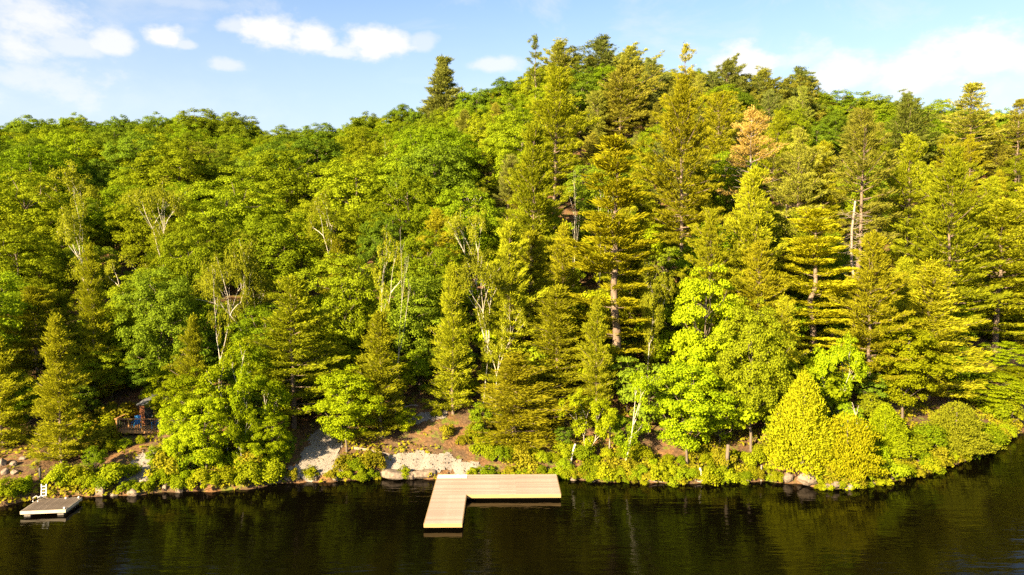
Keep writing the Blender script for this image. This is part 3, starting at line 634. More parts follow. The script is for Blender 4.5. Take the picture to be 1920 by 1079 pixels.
# leafy trees of the left slope
for k_, px, top, w, lab, ref in (('maple', 540, 280, 170, 'broad sunlit maple in the middle of the left slope', 'the broad sunlit maple'), ('maple', 665, 292, 150, 'domed maple right of the broad sunlit maple', None),
                            ('maple', 765, 318, 130, 'bright maple above the bare forked birch', 'the bright mid-slope maple'), ('oak', 815, 268, 140, 'large domed tree below the lone skyline pine', None),
                            ('maple', 330, 265, 150, 'golden-topped tree below the left skyline', None), ('maple', 420, 330, 150, 'full maple left of the broad sunlit maple', None),
                            ('maple', 40, 320, 150, 'full leafy tree at the left edge, upper slope', 'the full tree at the left edge'), ('oak', 590, 255, 130, 'dark leafy tree below the dip in the skyline', None),
                            ('maple', 520, 390, 140, 'bright maple below the broad sunlit maple', None), ('maple', 30, 430, 140, 'sunlit leafy tree at the left edge, mid slope', None),
                            ('maple', 640, 470, 130, 'sunlit maple left of the leaning birch pair', None), ('maple', 800, 430, 110, 'bright green maple just right of the bare forked birch', None),
                            ('oak', 300, 500, 120, 'shaded leafy tree below the birch in the dark gap', None), ('maple', 350, 430, 110, 'leafy tree right of the birch in the dark gap', None)):
    f(k_, R.randrange(4), px, top, w, top+75, lab, ref, h=15 if top < 360 else 12.5)

FEAT += [(242, 755, 180, 840, 61.5, -999), (597, 800, 85, 902, 60, -999), (825, 768, 130, 892, 63, -999), (60, 845, 120, 918, 56, -999)]     # cabin and open ground stay in view
SKYLINE = [(-400, 225), (0, 224), (60, 220), (140, 215), (200, 226), (300, 217), (375, 207), (450, 214), (500, 238), (535, 242), (600, 235), (640, 226), (690, 215), (750, 202), (800, 192), (865, 182), (900, 168), (945, 152), (985, 144), (1010, 120),
           (1060, 100), (1130, 90), (1190, 102), (1230, 126), (1300, 125), (1365, 130), (1440, 144), (1505, 148), (1545, 165), (1620, 178), (1700, 186), (1760, 193), (1823, 200), (1880, 210), (1920, 206), (2400, 210)]
def skyline(px): return float(np.interp(px, [p[0] for p in SKYLINE], [p[1] for p in SKYLINE]))

# ------------------------------------------------------------------ small landmarks of the shore, named here for the plants beside them
LAND += [(925, 915, 'the L-shaped dock'), (92, 945, 'the grey raft'), (240, 790, 'the small cabin'), (600, 860, 'the left gravel ramp'), (790, 870, 'the gravel landing'), (1530, 908, 'the pale rocks on the point'), (190, 922, 'the pink shore boulder')]
USED = set()
DIRS = ['right of', 'up and right of', 'straight above', 'up and left of', 'left of', 'down and left of', 'straight below', 'down and right of']
def auto_label(word, px, py):
    near = sorted(((px-a)**2+(py-b)**2, i) for i, (a, b, r) in enumerate(LAND))
    for pre in ('just ', 'farther '):
        for d2, i in near[:9]:
            a, b, r = LAND[i]; ang = math.atan2(b-py, px-a)
            key = (word, pre+DIRS[int(round(ang/(math.pi/4))) % 8], r)
            if key in USED: continue
            if pre == 'just ' and d2 > 190**2: continue
            USED.add(key); return '%s %s %s' % key
    a, b, r = LAND[near[0][1]]
    return '%s packed in around %s' % (word, r)

# ------------------------------------------------------------------ the rest of the forest
GROUP = {'maple': 'leafy trees of the hillside', 'oak': 'leafy trees of the hillside', 'bright': 'leafy trees of the hillside', 'pine': 'pines of the hillside', 'pine_far': 'pines of the hillside', 'crest_pine': 'pines of the hillside', 'young_pine': 'pines of the hillside',
         'birch': 'birches of the hillside', 'sapling': 'saplings under the trees', 'shrub': 'shrubs along the shore'}
WORD = {'maple': ['sunlit leafy tree', 'rounded leafy tree', 'bushy green tree'], 'oak': ['dark leafy tree', 'dark rounded tree'], 'pine': ['olive pine', 'yellow-green pine'], 'pine_far': ['grey-green pine', 'dull green pine'], 'crest_pine': ['shaggy-topped pine'],
        'young_pine': ['young pine', 'small cone-shaped pine'], 'birch': ['pale-leaved birch'], 'bright': ['bright green tree'], 'sapling': ['small leafy sapling', 'thin understorey sapling'], 'shrub': ['leafy shrub']}
def open_ground(px, py):
    """parts of the shore that show bare ground in the photo"""
    for (x0, y0, x1, y1) in ((0, 850, 135, 915), (200, 765, 282, 912), (548, 800, 640, 905), (765, 765, 905, 895), (712, 842, 905, 900)):
        if x0 < px < x1 and y0 < py < y1: return True
    return False
pts = []
def scatter(n, s0, s1, gap, choose, hrange, seed, least=0.62):
    rg = random.Random(seed); made = 0
    for _ in range(n):
        s = rg.uniform(s0, s1); y0 = 50+s
        x = rg.uniform(-0.95, 1.30)*y0; y = float(shore(x))+s
        if y < 44 or abs(x) > 0.85*y: continue
        if any((x-a)**2+(y-b)**2 < (gap*g)**2 for a, b, g in pts): continue
        if any((x-e[5])**2+(y-e[4])**2 < (gap*0.62)**2 for e in FEAT): continue
        q = (x+33.2)*-0.656+(y-56.5)*-0.755                     # a clearing on the lake side of the cabin lets the sun in
        if 0 < q < 17 and abs((x+33.2)*0.755-(y-56.5)*0.656) < 2.6: continue
        z = gz(x, y); bpx, bpy_ = project(x, y, z)
        if open_ground(bpx, bpy_): continue
        kind = choose(bpx, s, rg)
        if kind is None: continue
        lo, hi = hrange[kind]; h = rg.uniform(lo, hi); var = rg.randrange(6)
        H0, R0 = PROTO[kind][var % len(PROTO[kind])][2:]; ok = False
        for _t in range(9):
            tpx, tpy = project(x, y, z+h); half = R0*h/H0/y*F; bad = False
            if tpy < skyline(tpx)+3: bad = True
            else:
                for e in FEAT:
                    if y < e[4]-0.5 and abs(tpx-e[0]) < half*0.75+e[2]*0.36 and tpy < e[3]-6: bad = True; break
                if not bad and open_ground(tpx, z and bpy_-40): bad = s < 14
            if not bad: ok = True; break
            h *= 0.9
            if h < lo*least: break
        if not ok: continue
        pts.append((x, y, 1.0)); made += 1
        cyp = (tpy + min(bpy_, tpy+120))/2
        inframe = -30 < tpx < 1950
        lab = auto_label(rg.choice(WORD[kind]), tpx, cyp) if inframe else 'tree standing outside the %s edge of the photo' % ('left' if tpx < 960 else 'right')
        plant(kind, var, x, y, h, R0*h/H0*rg.uniform(0.82, 1.2), lab, GROUP[kind] if inframe else 'trees outside the photo', rg.uniform(0, 6.28), (rg.gauss(0, 0.035), rg.gauss(0, 0.035)))
    return made
def pick(px, s, rg):
    p = 0.05 + 0.58*min(1, max(0, (px-860)/240))
    if s < 26 and px < 860: p = 0.30
    r = rg.random()
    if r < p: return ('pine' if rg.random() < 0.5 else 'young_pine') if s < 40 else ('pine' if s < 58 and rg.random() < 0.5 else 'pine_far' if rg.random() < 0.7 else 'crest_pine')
    if rg.random() < 0.10 and s < 80: return 'birch'
    return 'maple' if rg.random() < 0.66 else 'oak'
HR = {'maple': (10, 15), 'oak': (9, 14.5), 'pine': (14, 20), 'pine_far': (9, 14.5), 'crest_pine': (9, 14), 'young_pine': (8, 14), 'birch': (11, 15), 'sapling': (3.0, 6.5), 'bright': (7, 11)}
n1 = scatter(7600, 7, 122, 6.4, pick, HR, 3)
# crowns that close the skyline
rg2 = random.Random(31); px = -40.0
while px < 1960:
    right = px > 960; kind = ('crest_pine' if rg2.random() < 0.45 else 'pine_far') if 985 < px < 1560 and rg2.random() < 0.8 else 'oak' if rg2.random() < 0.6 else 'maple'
    top = skyline(px)+rg2.uniform(2, 16)
    lab = auto_label({'oak': 'dark skyline crown', 'maple': 'green skyline crown'}.get(kind, 'skyline pine'), px, top+20)
    feature(kind, rg2.randrange(4), px, top, rg2.uniform(48, 76), top+8, lab, None, h=rg2.uniform(9.5, 12.5), group='trees along the skyline')
    px += rg2.uniform(20, 32)
n1 += scatter(5600, 60, 122, 4.7, pick, HR, 4, 0.45)
n2 = scatter(5200, 1.8, 22, 2.4, lambda px, s, rg: 'sapling' if 0 < px < 1920 else None, HR, 5)
n2 += scatter(1500, 24, 72, 3.6, lambda px, s, rg: 'sapling' if 880 < px < 1330 else None, HR, 6)
print('FILL', n1, n2)

# shrubs of the bank: photo x, distance behind the shore, height, variant
rg = random.Random(11)
def bank_shrub(px, s, h, var):
    y = 46.0
    while y-float(shore((px-CX)/F*y)) < s: y += 0.05
    x = (px-CX)/F*y; q = project(x, y, gz(x, y)+h/2)
    word = ['leafy green shrub', 'low spreading shrub', 'bright upright shrub', 'rusty-green bracken clump', 'low green bush'][var]
    plant('shrub', var, x, y, h, None, auto_label(word, *q), 'shrubs along the shore', rg.uniform(0, 6.28))
for px in range(286, 520, 17): bank_shrub(px+rg.uniform(-5, 5), rg.uniform(0.1, 0.8), rg.uniform(0.7, 1.8), rg.choice((0, 0, 1, 2)))
for px in range(300, 525, 24): bank_shrub(px+rg.uniform(-5, 5), rg.uniform(1.6, 2.6), rg.uniform(1.6, 2.4), rg.choice((0, 2, 2, 3)))
for px in (-6, 12, 26, 95, 112, 128, 146, 160, 178, 196, 208): bank_shrub(px, rg.uniform(0.5, 1.4), rg.uniform(0.9, 1.7), rg.choice((0, 1, 2)))
for px in (222, 236, 252, 268): bank_shrub(px, 0.35, rg.uniform(0.5, 0.8), 4)
for px in (528, 542, 575, 612): bank_shrub(px, 0.3, rg.uniform(0.45, 0.8), rg.choice((3, 4)))
for px in (645, 658, 672, 690, 704): bank_shrub(px, rg.uniform(0.4, 1.2), rg.uniform(0.8, 1.5), rg.choice((0, 3, 1)))
bank_shrub(755, 0.15, 0.7, 4)
for px, d, h in ((150, 5.0, 1.6), (172, 6.5, 1.8), (190, 8.5, 1.7), (208, 10.5, 2.0), (165, 9.5, 2.2), (140, 8, 2.0), (222, 5.5, 0.8), (250, 6.0, 0.7), (196, 5.2, 1.0)): bank_shrub(px, d, h, rg.choice((0, 2, 3)))
for px, d, h in ((840, 4.5, 0.9), (868, 3.4, 0.8), (890, 4.2, 1.3), (905, 3.0, 1.1), (815, 6.8, 0.7)): bank_shrub(px, d, h, rg.choice((0, 3, 1)))
for px in range(905, 1060, 16): bank_shrub(px, rg.uniform(0.8, 2.2), rg.uniform(0.8, 1.4), rg.choice((0, 1, 2, 3)))
for px in range(1058, 1450, 15): bank_shrub(px+rg.uniform(-4, 4), rg.uniform(0.15, 0.6), rg.uniform(0.6, 1.1), rg.choice((0, 1, 3, 4)))
for px in range(1065, 1460, 27): bank_shrub(px+rg.uniform(-6, 6), rg.uniform(1.2, 2.6), rg.uniform(0.7, 1.5), rg.choice((0, 1, 2, 3)))
for px in range(1560, 1910, 15): bank_shrub(px+rg.uniform(-4, 4), rg.uniform(0.1, 0.5), rg.uniform(0.9, 1.7), rg.choice((0, 1, 2, 3)))
for px in range(1640, 1915, 22): bank_shrub(px, rg.uniform(1.0, 2.2), rg.uniform(1.5, 2.4), rg.choice((0, 1, 2)))

for px in list(range(640, 712, 12))+list(range(890, 1062, 13))+list(range(1060, 1560, 17))+list(range(1560, 1905, 11)):
    if 1478 < px < 1552: continue
    bank_shrub(px+rg.uniform(-4, 4), rg.uniform(-0.05, 0.2), rg.uniform(0.3, 0.85), rg.choice((0, 1, 4, 4, 3)))
for px in (1872, 1888, 1902, 1916, 1930): bank_shrub(px, rg.uniform(2, 5), rg.uniform(1.8, 2.8), rg.choice((0, 2)))
# low plants, fallen leaves and seedlings on the forest floor: nobody could count them
def undergrowth():
    rng = np.random.default_rng(21); mb = MB(); C = []; Nn = []
    for _ in range(7000):
        s = rng.exponential(3.2)+0.05; x = rng.uniform(-44, 52); y = float(shore(x))+s
        if s > 26: continue
        if math.sin(x*0.8+1.3*math.sin(y*0.6))+math.sin(y*0.9+x*0.37) < -0.35: continue
        px, py = project(x, y, gz(x, y))
        if any(inside(x, y, w) for w in GPOLY.values()): continue
        if open_ground(px, py) and rng.random() < 0.85: continue
        n = 9; d = unit(rng, n); d[:, 2] = np.abs(d[:, 2]); hgt = rng.uniform(0.12, 0.5)
        C.append(np.array((x, y, gz(x, y)))+d*np.array((0.34, 0.34, hgt))); Nn.append(d+UP*0.5+rng.normal(size=(n, 3))*0.5)
    C = np.concatenate(C); Nn = np.concatenate(Nn); sz = rng.uniform(0.14, 0.32, len(C)); mb.leaves(C, Nn, sz, sz*0.7, rng)
    tag(link('undergrowth', mb.mesh('undergrowth', M['bracken'])), 'low ferns and leafy seedlings covering the bank', 'undergrowth', kind='stuff')
undergrowth()

# ------------------------------------------------------------------ L-shaped dock
def mesh_box(size, mat, bev=0.0):
    bm = bmesh.new(); bmesh.ops.create_cube(bm, size=1.0); bmesh.ops.scale(bm, vec=size, verts=bm.verts)
    if bev: bmesh.ops.bevel(bm, geom=bm.edges[:], offset=bev, segments=1, affect='EDGES')
    me = bpy.data.meshes.new('board'); bm.to_mesh(me); bm.free(); me.materials.append(mat); return me
DECK_Z = 0.45
ox, oy = on_plane(821, 890.5, DECK_Z)
dock = empty('boat_dock', (ox, oy, 0), 0.013)
tag(dock, 'new pale wooden L-shaped floating dock in the middle of the shore', 'dock')
W, Ld, wa, da, bw = 9.3, 9.25, 2.44, 4.15, 0.14
cache = {}
def plank(x0, x1, y, mat='deck'):
    key = (round(x1-x0, 3), mat)
    if key not in cache: cache[key] = mesh_box((x1-x0-0.006, bw-0.007, 0.038), M[mat], 0.004)
    link('plank', cache[key], dock, ((x0+x1)/2, y, DECK_Z-0.019+R.uniform(-.002, .002)))
ny = int(round(da/bw))
for i in range(ny):
    y = -(i+0.5)*bw
    j = 4.88 if i % 2 else 6.1
    plank(0, j, y); plank(j, W, y)
i = ny
while (i+1)*bw <= Ld+0.01:
    plank(0, wa, -(i+0.5)*bw); i += 1
y_end = -i*bw; y_b = -ny*bw
def board(name, c, size, mat, parent=dock, bev=0.006): return link(name, mesh_box(size, M[mat], bev), parent, c)
fh = 0.25; fz = DECK_Z-0.012-fh/2
board('fascia_board', (wa/2, y_end-0.022, fz), (wa+0.04, 0.04, fh), 'deck_edge')
board('fascia_board', ((W+wa)/2+0.03, y_b-0.022, fz), (W-wa-0.02, 0.04, fh), 'deck_edge')
board('fascia_board', (-0.022, y_end/2, fz), (0.04, -y_end, fh), 'deck_edge')
board('fascia_board', (wa+0.022, (y_end+y_b)/2, fz), (0.04, y_b-y_end, fh), 'deck_edge')
board('fascia_board', (W+0.022, y_b/2, fz), (0.04, -y_b, fh), 'deck_edge')
board('fascia_board', (W/2, -0.06, fz), (W-0.2, 0.04, fh), 'deck_edge')
for c, s in (((wa/2, y_end/2-1.6, 0.08), (wa-0.5, -y_end-4.0, 0.30)), ((W/2+0.2, y_b/2, 0.08), (W-1.0, -y_b-0.6, 0.30))):
    board('float', c, s, 'black_float', bev=0.03)
for k, (x, y) in enumerate(((3.6, -1.2), (5.2, -0.9), (6.0, -2.0), (4.4, -1.7), (7.4, -1.0))):
    pass
a = 0.013; sx, sy = 1.18, -0.42
plate = link('ramp_plate', mesh_box((2.28, 0.72, 0.02), M['white'], 0.004), None, (ox+sx*math.cos(a)-sy*math.sin(a), oy+sx*math.sin(a)+sy*math.cos(a), DECK_Z+0.014)); plate.rotation_euler.z = a
tag(plate, 'white flat ramp plate lying on the back left corner of the dock', 'plate')

# ------------------------------------------------------------------ grey swim raft with ladder
RZT = 0.42
bl = Vector((*on_plane(77, 936, RZT), 0)); br = Vector((*on_plane(149, 933, RZT), 0)); fr = Vector((*on_plane(126, 955, RZT), 0)); fl = Vector((*on_plane(35, 959, RZT), 0))
ang = math.atan2(((br-bl)+(fr-fl)).y, ((br-bl)+(fr-fl)).x)
wr = ((br-bl).length+(fr-fl).length)/2
c_ = (bl+br+fl+fr)/4; back = ((bl+br)/2-(fl+fr)/2); dr = back.length
raft = empty('swim_raft', (c_.x, c_.y, 0), ang)
tag(raft, 'small weathered grey raft with cream edge boards near the left edge', 'raft')
shear = math.atan2(back.x*math.cos(ang)+back.y*math.sin(ang), -back.x*math.sin(ang)+back.y*math.cos(ang))
nb = int(wr/0.15); me_b = mesh_box((wr/nb-0.008, dr, 0.04), M['deck_old'], 0.004)
for k in range(nb): link('plank', me_b, raft, (-wr/2+(k+.5)*wr/nb, 0, RZT-0.02+R.uniform(-.003, .003)))
for c, s in (((0, -dr/2-0.022, RZT-0.115), (wr+0.08, 0.04, 0.22)), ((0, dr/2+0.022, RZT-0.115), (wr+0.08, 0.04, 0.22)), ((-wr/2-0.022, 0, RZT-0.117), (0.04, dr, 0.21)), ((wr/2+0.022, 0, RZT-0.117), (0.04, dr, 0.21))):
    board('edge_board', c, s, 'cream', raft)
for x in (-wr/2+0.35, wr/2-0.35): board('float', (x, 0, 0.07), (0.45, dr-0.15, 0.26), 'grey_float', raft, 0.03)
for x, y in ((0.45, dr/2-0.15), (wr/2-0.12, dr/2-0.12), (wr/2-0.12, -dr/2+0.12)): board('cleat', (x, y, RZT+0.05), (0.10, 0.10, 0.12), 'white', raft, 0.02)
def ladder():
    p = Vector((-wr/2+0.42, dr/2-0.18, RZT)); root = empty('swim_ladder', (0, 0, 0))
    m = Matrix.Rotation(ang, 4, 'Z') @ p; root.location = (c_.x+m.x, c_.y+m.y, RZT+0.002); root.rotation_euler.z = ang
    for x in (-0.16, 0.16):
        t = MB(); t.tube([(x-0.42, -0.30, 0.0), (x-0.40, -0.28, 0.26), (x-0.25, -0.18, 0.36), (x-0.10, -0.08, 0.22), (x-0.02, 0, 0.12), (x, 0.02, 0.45), (x+0.02, 0.04, 0.85), (x+0.02, 0.05, 1.12)], [0.032]*8, 8)
        link('rail', t.mesh('rail', M['white'], True), root)
    for z in (0.30, 0.52, 0.74, 0.96): board('step', (0.01, 0.03, z), (0.34, 0.08, 0.05), 'white', root, 0.01)
    tag(root, 'white swim ladder folded upright at the back of the grey raft', 'ladder')
ladder()

# ------------------------------------------------------------------ cabin with a deck and two blue chairs
def cabin():
    y = 56.5; D = 2.85                                   # metres from the camera, height of the deck
    def X(px): return (px-CX)/F*y
    x0, x1 = X(204), X(291); yb = y+1.7
    root = empty('small_cabin', (0, 0, 0)); root.location = ((x0+x1)/2, y, 0); cx, cy0 = root.location.x, y
    def part(name, c, s, mat, par=root, bev=0.006): return link(name, mesh_box(s, M[mat], bev), par, (c[0]-cx, c[1]-cy0, c[2]) if par is root else c)
    wx0, wx1 = X(230), X(292); wy = yb; wh = 1.75
    wall = part('wall', ((wx0+wx1)/2, wy+1.1, D+wh/2), (wx1-wx0, 2.2, wh), 'cabin')
    n = 9
    for k in range(n):                                   # lap siding boards on the lake side
        part('siding_board', ((wx0+wx1)/2, wy-0.02-0.006*(k % 2), D+(k+.5)*wh/n), (wx1-wx0+0.02, 0.03, wh/n-0.012), 'cabin')
    win = part('window', ((wx0+wx1)/2+0.45, wy-0.05, D+0.85), (0.9, 0.05, 0.8), 'rail'); link('pane', mesh_box((0.78, 0.02, 0.68), M['glass']), win, (0, -0.03, 0))
    dr_ = part('door', ((wx0+wx1)/2-0.55, wy-0.05, D+0.82), (0.74, 0.05, 1.6), 'glass'); link('handle', mesh_box((0.04, 0.05, 0.14), M['white']), dr_, (0.3, -0.04, 0))
    mb = MB(); a0, a1 = wx0-0.12-cx, wx1+0.3-cx; b0, b1 = wy-0.25-cy0, wy+2.4-cy0; z0 = D+wh; 
    mb.add([(a0, b0, z0+0.02), (a1, b0, z0+0.02), (a1, b1, z0+0.35), (a0, b1, z0+0.35), (a0, b0, z0+0.12), (a1, b0, z0+0.12), (a1, b1, z0+0.45), (a0, b1, z0+0.45)],
           [(3, 2, 1, 0), (4, 5, 6, 7), (0, 1, 5, 4), (1, 2, 6, 5), (2, 3, 7, 6), (3, 0, 4, 7)])
    link('roof', mb.mesh('roof', M['roof']), root)
    # deck
    nb_ = 12; me = mesh_box((x1-x0, 1.72/nb_-0.008, 0.04), M['rail'], 0.003)
    for k in range(nb_): link('deck_board', me, root, (0, (k+.5)*1.72/nb_, D-0.02))
    part('rim_board', ((x0+x1)/2, y-0.025, D-0.14), (x1-x0+0.1, 0.045, 0.24), 'rail')
    part('rim_board', (x0-0.02, y+0.86, D-0.14), (0.045, 1.7, 0.24), 'rail')
    for px in (206, 229, 254, 289):
        part('deck_post', (X(px), y+0.02, D+0.46), (0.085, 0.085, 0.96), 'rail')
    for z in (D+0.97,): part('hand_rail', ((x0+x1)/2, y, z), (x1-x0+0.12, 0.13, 0.05), 'rail')
    part('hand_rail', (x0, y+0.9, D+0.97), (0.13, 1.66, 0.05), 'rail')
    k = x0+0.2
    while k < x1: part('baluster', (k, y+0.01, D+0.47), (0.028, 0.028, 0.93), 'dark_metal', bev=0); k += 0.145
    for px in (212, 245, 285):
        zg = gz(X(px), y+0.5); part('support_post', (X(px), y+0.5, (zg+D)/2-0.2), (0.14, 0.14, max(0.3, D-zg+0.3)), 'bark')
    for k in range(3): part('stair_step', (x0-0.15-0.24*k, y+0.5, D-0.18-0.2*k), (0.26, 0.9, 0.05), 'rail')
    for px in (276, 279): part('downspout', (X(px), wy-0.3, D+1.1), (0.06, 0.06, 2.0), 'white')
    tag(root, 'small reddish-brown cabin with a railed cedar deck half hidden among the trees', 'cabin')
    for px, lab in ((236, 'left blue deck chair behind the cabin railing'), (276, 'right blue deck chair behind the cabin railing')):
        ch = empty('deck_chair', (X(px), y+0.62, D), R.uniform(-.2, .2))
        for sx_ in (-0.27, 0.27):
            link('leg', mesh_box((0.05, 0.06, 0.42), M['blue'], 0.005), ch, (sx_, -0.28, 0.21)); link('leg', mesh_box((0.05, 0.06, 0.34), M['blue'], 0.005), ch, (sx_, 0.26, 0.17))
            link('arm', mesh_box((0.11, 0.66, 0.03), M['blue'], 0.005), ch, (sx_, 0.0, 0.56)); link('arm_post', mesh_box((0.05, 0.06, 0.14), M['blue'], 0.003), ch, (sx_, -0.28, 0.48))
        for q in range(4): o = link('seat_slat', mesh_box((0.5, 0.11, 0.025), M['blue'], 0.004), ch, (0, -0.24+0.125*q, 0.40-0.035*q))
        for q in range(5):
            o = link('back_slat', mesh_box((0.092, 0.025, 0.78-0.05*abs(q-2)), M['blue'], 0.004), ch, (-0.2+0.1*q, 0.36, 0.66)); o.rotation_euler.x = -0.32
        tag(ch, lab, 'chair', 'blue chairs on the cabin deck')
cabin()

# ------------------------------------------------------------------ boulders, logs, posts
def boulder(px, py, w, hgt, label, seed, depth=None, mat='rock'):
    x, y = hit(px, py); rng = np.random.default_rng(seed); bm = bmesh.new(); bmesh.ops.create_icosphere(bm, subdivisions=3, radius=1.0)
    ph = rng.uniform(0, 6.28, 6); pl = [(unit(rng, 1)[0], rng.uniform(0.62, 0.88)) for _ in range(9)]
    for v in bm.verts:
        c = np.array(v.co)
        for n_, d_ in pl:                                 # planar fracture faces
            t = c @ n_
            if t > d_: c = c - n_*(t-d_)*0.9
        c = c*(1+0.05*math.sin(5*c[0]+ph[0])*math.sin(4*c[1]+ph[1])+0.04*math.sin(9*c[2]+ph[2]+6*c[0]))
        v.co = Vector((c[0]*w/2, c[1]*(depth or w*0.8)/2, c[2]*hgt*0.75))
    me = bpy.data.meshes.new('boulder'); bm.to_mesh(me); bm.free(); me.materials.append(M[mat])
    me.polygons.foreach_set('use_smooth', [False]*len(me.polygons))
    o = link('boulder', me, None, (x, y, gz(x, y)+hgt*0.22)); o.rotation_euler.z = rng.uniform(-.4, .4)
    tag(o, label, 'boulder', 'boulders along the shore')
B = [(190, 926, 1.0, 0.85, 'pinkish triangular boulder at the water right of the grey raft'), (214, 931, 0.6, 0.4, 'small boulder just right of the pinkish triangular one'), (250, 929, 0.9, 0.45, 'flat brown boulder at the water below the gravel slope'),
     (310, 920, 0.5, 0.4, 'small pale stone under the leafy thicket'), (336, 924, 0.6, 0.4, 'brown stone at the water under the leafy thicket'), (540, 899, 0.7, 0.6, 'pale boulder at the left foot of the gravel ramp'), (546, 884, 0.6, 0.45, 'pale stone just above the boulder left of the gravel ramp'),
     (558, 900, 0.5, 0.4, 'small stone in front of the left gravel ramp'), (590, 902, 0.5, 0.35, 'stone at the middle foot of the left gravel ramp'), (637, 893, 0.8, 0.6, 'white rounded boulder at the right foot of the left gravel ramp'), (628, 901, 0.5, 0.3, 'small wet stone below the white rounded boulder'),
     (740, 893, 2.6, 0.5, 'long pale ledge of rock left of the dock'), (795, 893, 2.0, 0.55, 'cracked pale ledge of rock touching the dock corner'), (770, 897, 1.2, 0.4, 'low wet rock between the two pale ledges'), (905, 888, 1.0, 0.5, 'pale stone behind the middle of the dock'), (918, 886, 0.6, 0.4, 'small pale stone behind the dock'),
     (1476, 902, 0.9, 0.6, 'pale squarish boulder left of the shore point'), (1525, 904, 2.3, 0.8, 'large slanting pale rock at the shore point'), (1560, 914, 1.5, 0.5, 'dark-edged slab at the tip of the shore point'), (1502, 906, 0.8, 0.4, 'small rock between the pale boulder and the slanting rock'),
     (1590, 917, 0.8, 0.4, 'low rock at the right side of the shore point'), (1640, 907, 0.7, 0.3, 'flat stone under the narrow cedar'), (1865, 842, 0.8, 0.4, 'pale stone at the far right waterline'),
     (10, 888, 0.7, 0.4, 'pale block of the low stone row at the left edge'), (28, 889, 0.65, 0.35, 'second pale block from the left in the low stone row'), (26, 873, 0.6, 0.35, 'grey stone above the low stone row at the left'), (5, 872, 0.7, 0.5, 'dark grey stone in the left edge yard'),
     (45, 862, 0.7, 0.25, 'flat grey stone in the shade of the stony yard'), (60, 858, 0.6, 0.2, 'flat grey stone farther right in the stony yard'), (1075, 903, 0.5, 0.3, 'wet stone just right of the dock'), (1110, 906, 0.6, 0.3, 'wet stone below the short birch'), (1400, 904, 0.6, 0.3, 'low stone beside the waterline post'), (812, 790, 0.5, 0.35, 'small stone on the upper gravel path')]
for k, (px, py, w, hh, lab) in enumerate(B): boulder(px, py, w, hh, lab, 300+k, depth=w*(0.5 if w > 1.4 else 0.8))
def log(name, a, b, r0, r1, label, lift=0.1, cat='log', mat='dead_wood', seed=1, fork=False):
    rng = np.random.default_rng(seed); pa = hit(*a); pb = hit(*b); ax, ay = pa; n = 6
    pts_ = [(pa[0]+(pb[0]-pa[0])*t-ax, pa[1]+(pb[1]-pa[1])*t-ay, max(0.02, gz(pa[0]+(pb[0]-pa[0])*t, pa[1]+(pb[1]-pa[1])*t))+lift+rng.normal()*0.02) for t in np.linspace(0, 1, n)]
    m_ = MB(); m_.tube(pts_, np.linspace(r0, r1, n), 8)
    if fork:
        for t in (2, 3, 4): m_.tube(bend(pts_[t], np.array(pts_[t])+rng.normal(size=3)*np.array((0.5, 0.3, 0.1))+UP*0.35, rng, 4, 0.1), np.linspace(r1, 0.012, 4), 5)
    o = link(name, m_.mesh(name, M[mat], True), None, (ax, ay, 0)); tag(o, label, cat)
log('fallen_log', (662, 843), (733, 856), 0.13, 0.08, 'pale fallen log lying above the bank between the gravel ramps', seed=1)
log('fallen_log', (262, 905), (288, 911), 0.10, 0.07, 'pale log at the foot of the gravel slope beside the thicket', seed=2)
log('driftwood', (500, 911), (531, 903), 0.07, 0.03, 'thin grey driftwood branch at the water left of the gravel ramp', 0.12, 'driftwood', seed=3, fork=True)
log('driftwood', (1206, 907), (1262, 907), 0.07, 0.04, 'straight pale driftwood along the waterline below the leaning birch', 0.08, 'driftwood', seed=4)
log('driftwood', (1303, 905), (1318, 911), 0.06, 0.03, 'short pale driftwood below the yellow-green tree', 0.1, 'driftwood', seed=5)
log('root_wad', (664, 884), (682, 872), 0.16, 0.06, 'grey weathered root standing on the bank between the ramps', 0.25, 'driftwood', seed=6, fork=True)
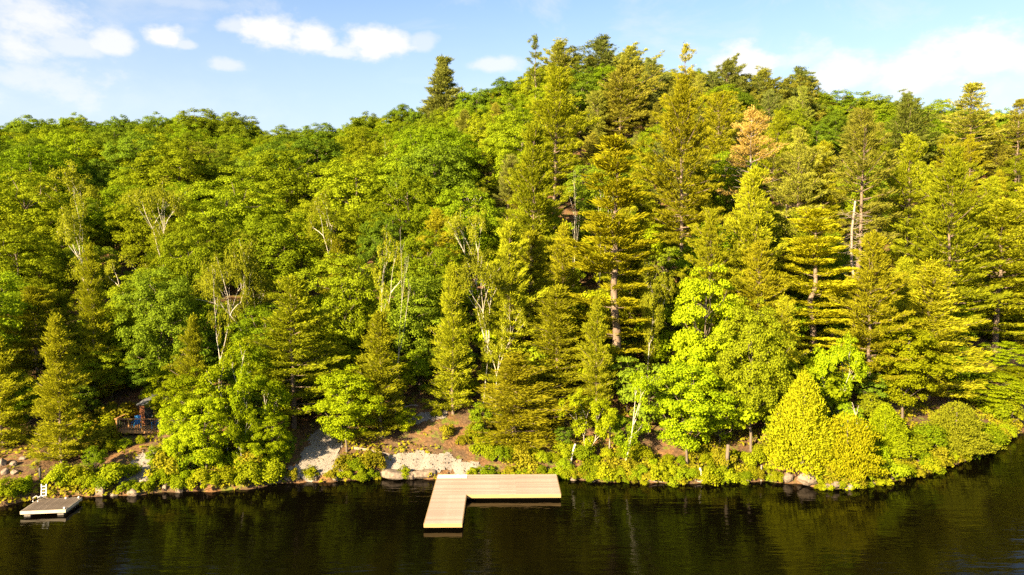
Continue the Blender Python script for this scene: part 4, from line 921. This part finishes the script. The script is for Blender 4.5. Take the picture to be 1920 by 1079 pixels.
log('fallen_log', (758, 768), (786, 764), 0.09, 0.06, 'pale log in the shade above the upper gravel path', seed=7)
def post(px, py, h, r, label, lean=(0, 0), mat='dead_wood', cat='post', name='wooden_post'):
    x, y = hit(px, py); m_ = MB(); m_.tube([(0, 0, -0.4), (lean[0]*0.5, lean[1]*0.5, h*0.5), (lean[0], lean[1], h-0.02), (lean[0], lean[1], h)], [r, r*0.95, r*0.85, r*0.6], 8)
    o = link(name, m_.mesh(name, M[mat], True), None, (x, y, gz(x, y))); tag(o, label, cat)
post(1427, 903, 1.25, 0.07, 'thin grey post standing at the waterline left of the point')
post(1361, 896, 2.6, 0.15, 'thick broken tree trunk at the waterline below the shore maple', (0.12, 0), 'bark', 'stump', 'tree_stump')
post(1318, 905, 1.1, 0.09, 'short white stub of trunk leaning over the waterline', (-0.25, 0), 'birch_bark', 'stump', 'tree_stump')
post(1068, 870, 1.6, 0.09, 'white birch stub leaning right beside the dock end', (0.45, 0), 'birch_bark', 'stump', 'tree_stump')
post(1142, 850, 2.6, 0.06, 'thin grey dead sapling between the two shore birches', (0.1, 0), cat='dead tree', name='dead_sapling')
post(76, 905, 1.1, 0.09, 'dark short post on the bank behind the white ladder', (0, 0), 'dark_metal')

# loose stones on the gravel: too many to count
def loose_stones():
    rng = np.random.default_rng(5); mb_ = MB()
    for name, w in GPOLY.items():
        x0, x1 = min(p[0] for p in w), max(p[0] for p in w); y0, y1 = min(p[1] for p in w), max(p[1] for p in w)
        for _ in range(int((x1-x0)*(y1-y0)*26)):
            x, y = rng.uniform(x0-.2, x1+.2), rng.uniform(y0-.2, y1+.2)
            if not inside(x, y, w): continue
            r = 0.02+0.055*rng.random()**4; q = np.linalg.qr(rng.normal(size=(3, 3)))[0]
            mb_.box((x, y, gz(x, y)+0.05+r*0.2), (r*2, r*1.5, r*1.1), tilt=q)
    tag(link('loose_stones', mb_.mesh('loose_stones', M['rock'])), 'loose broken stones scattered over the gravel', 'stones', kind='stuff')
loose_stones()
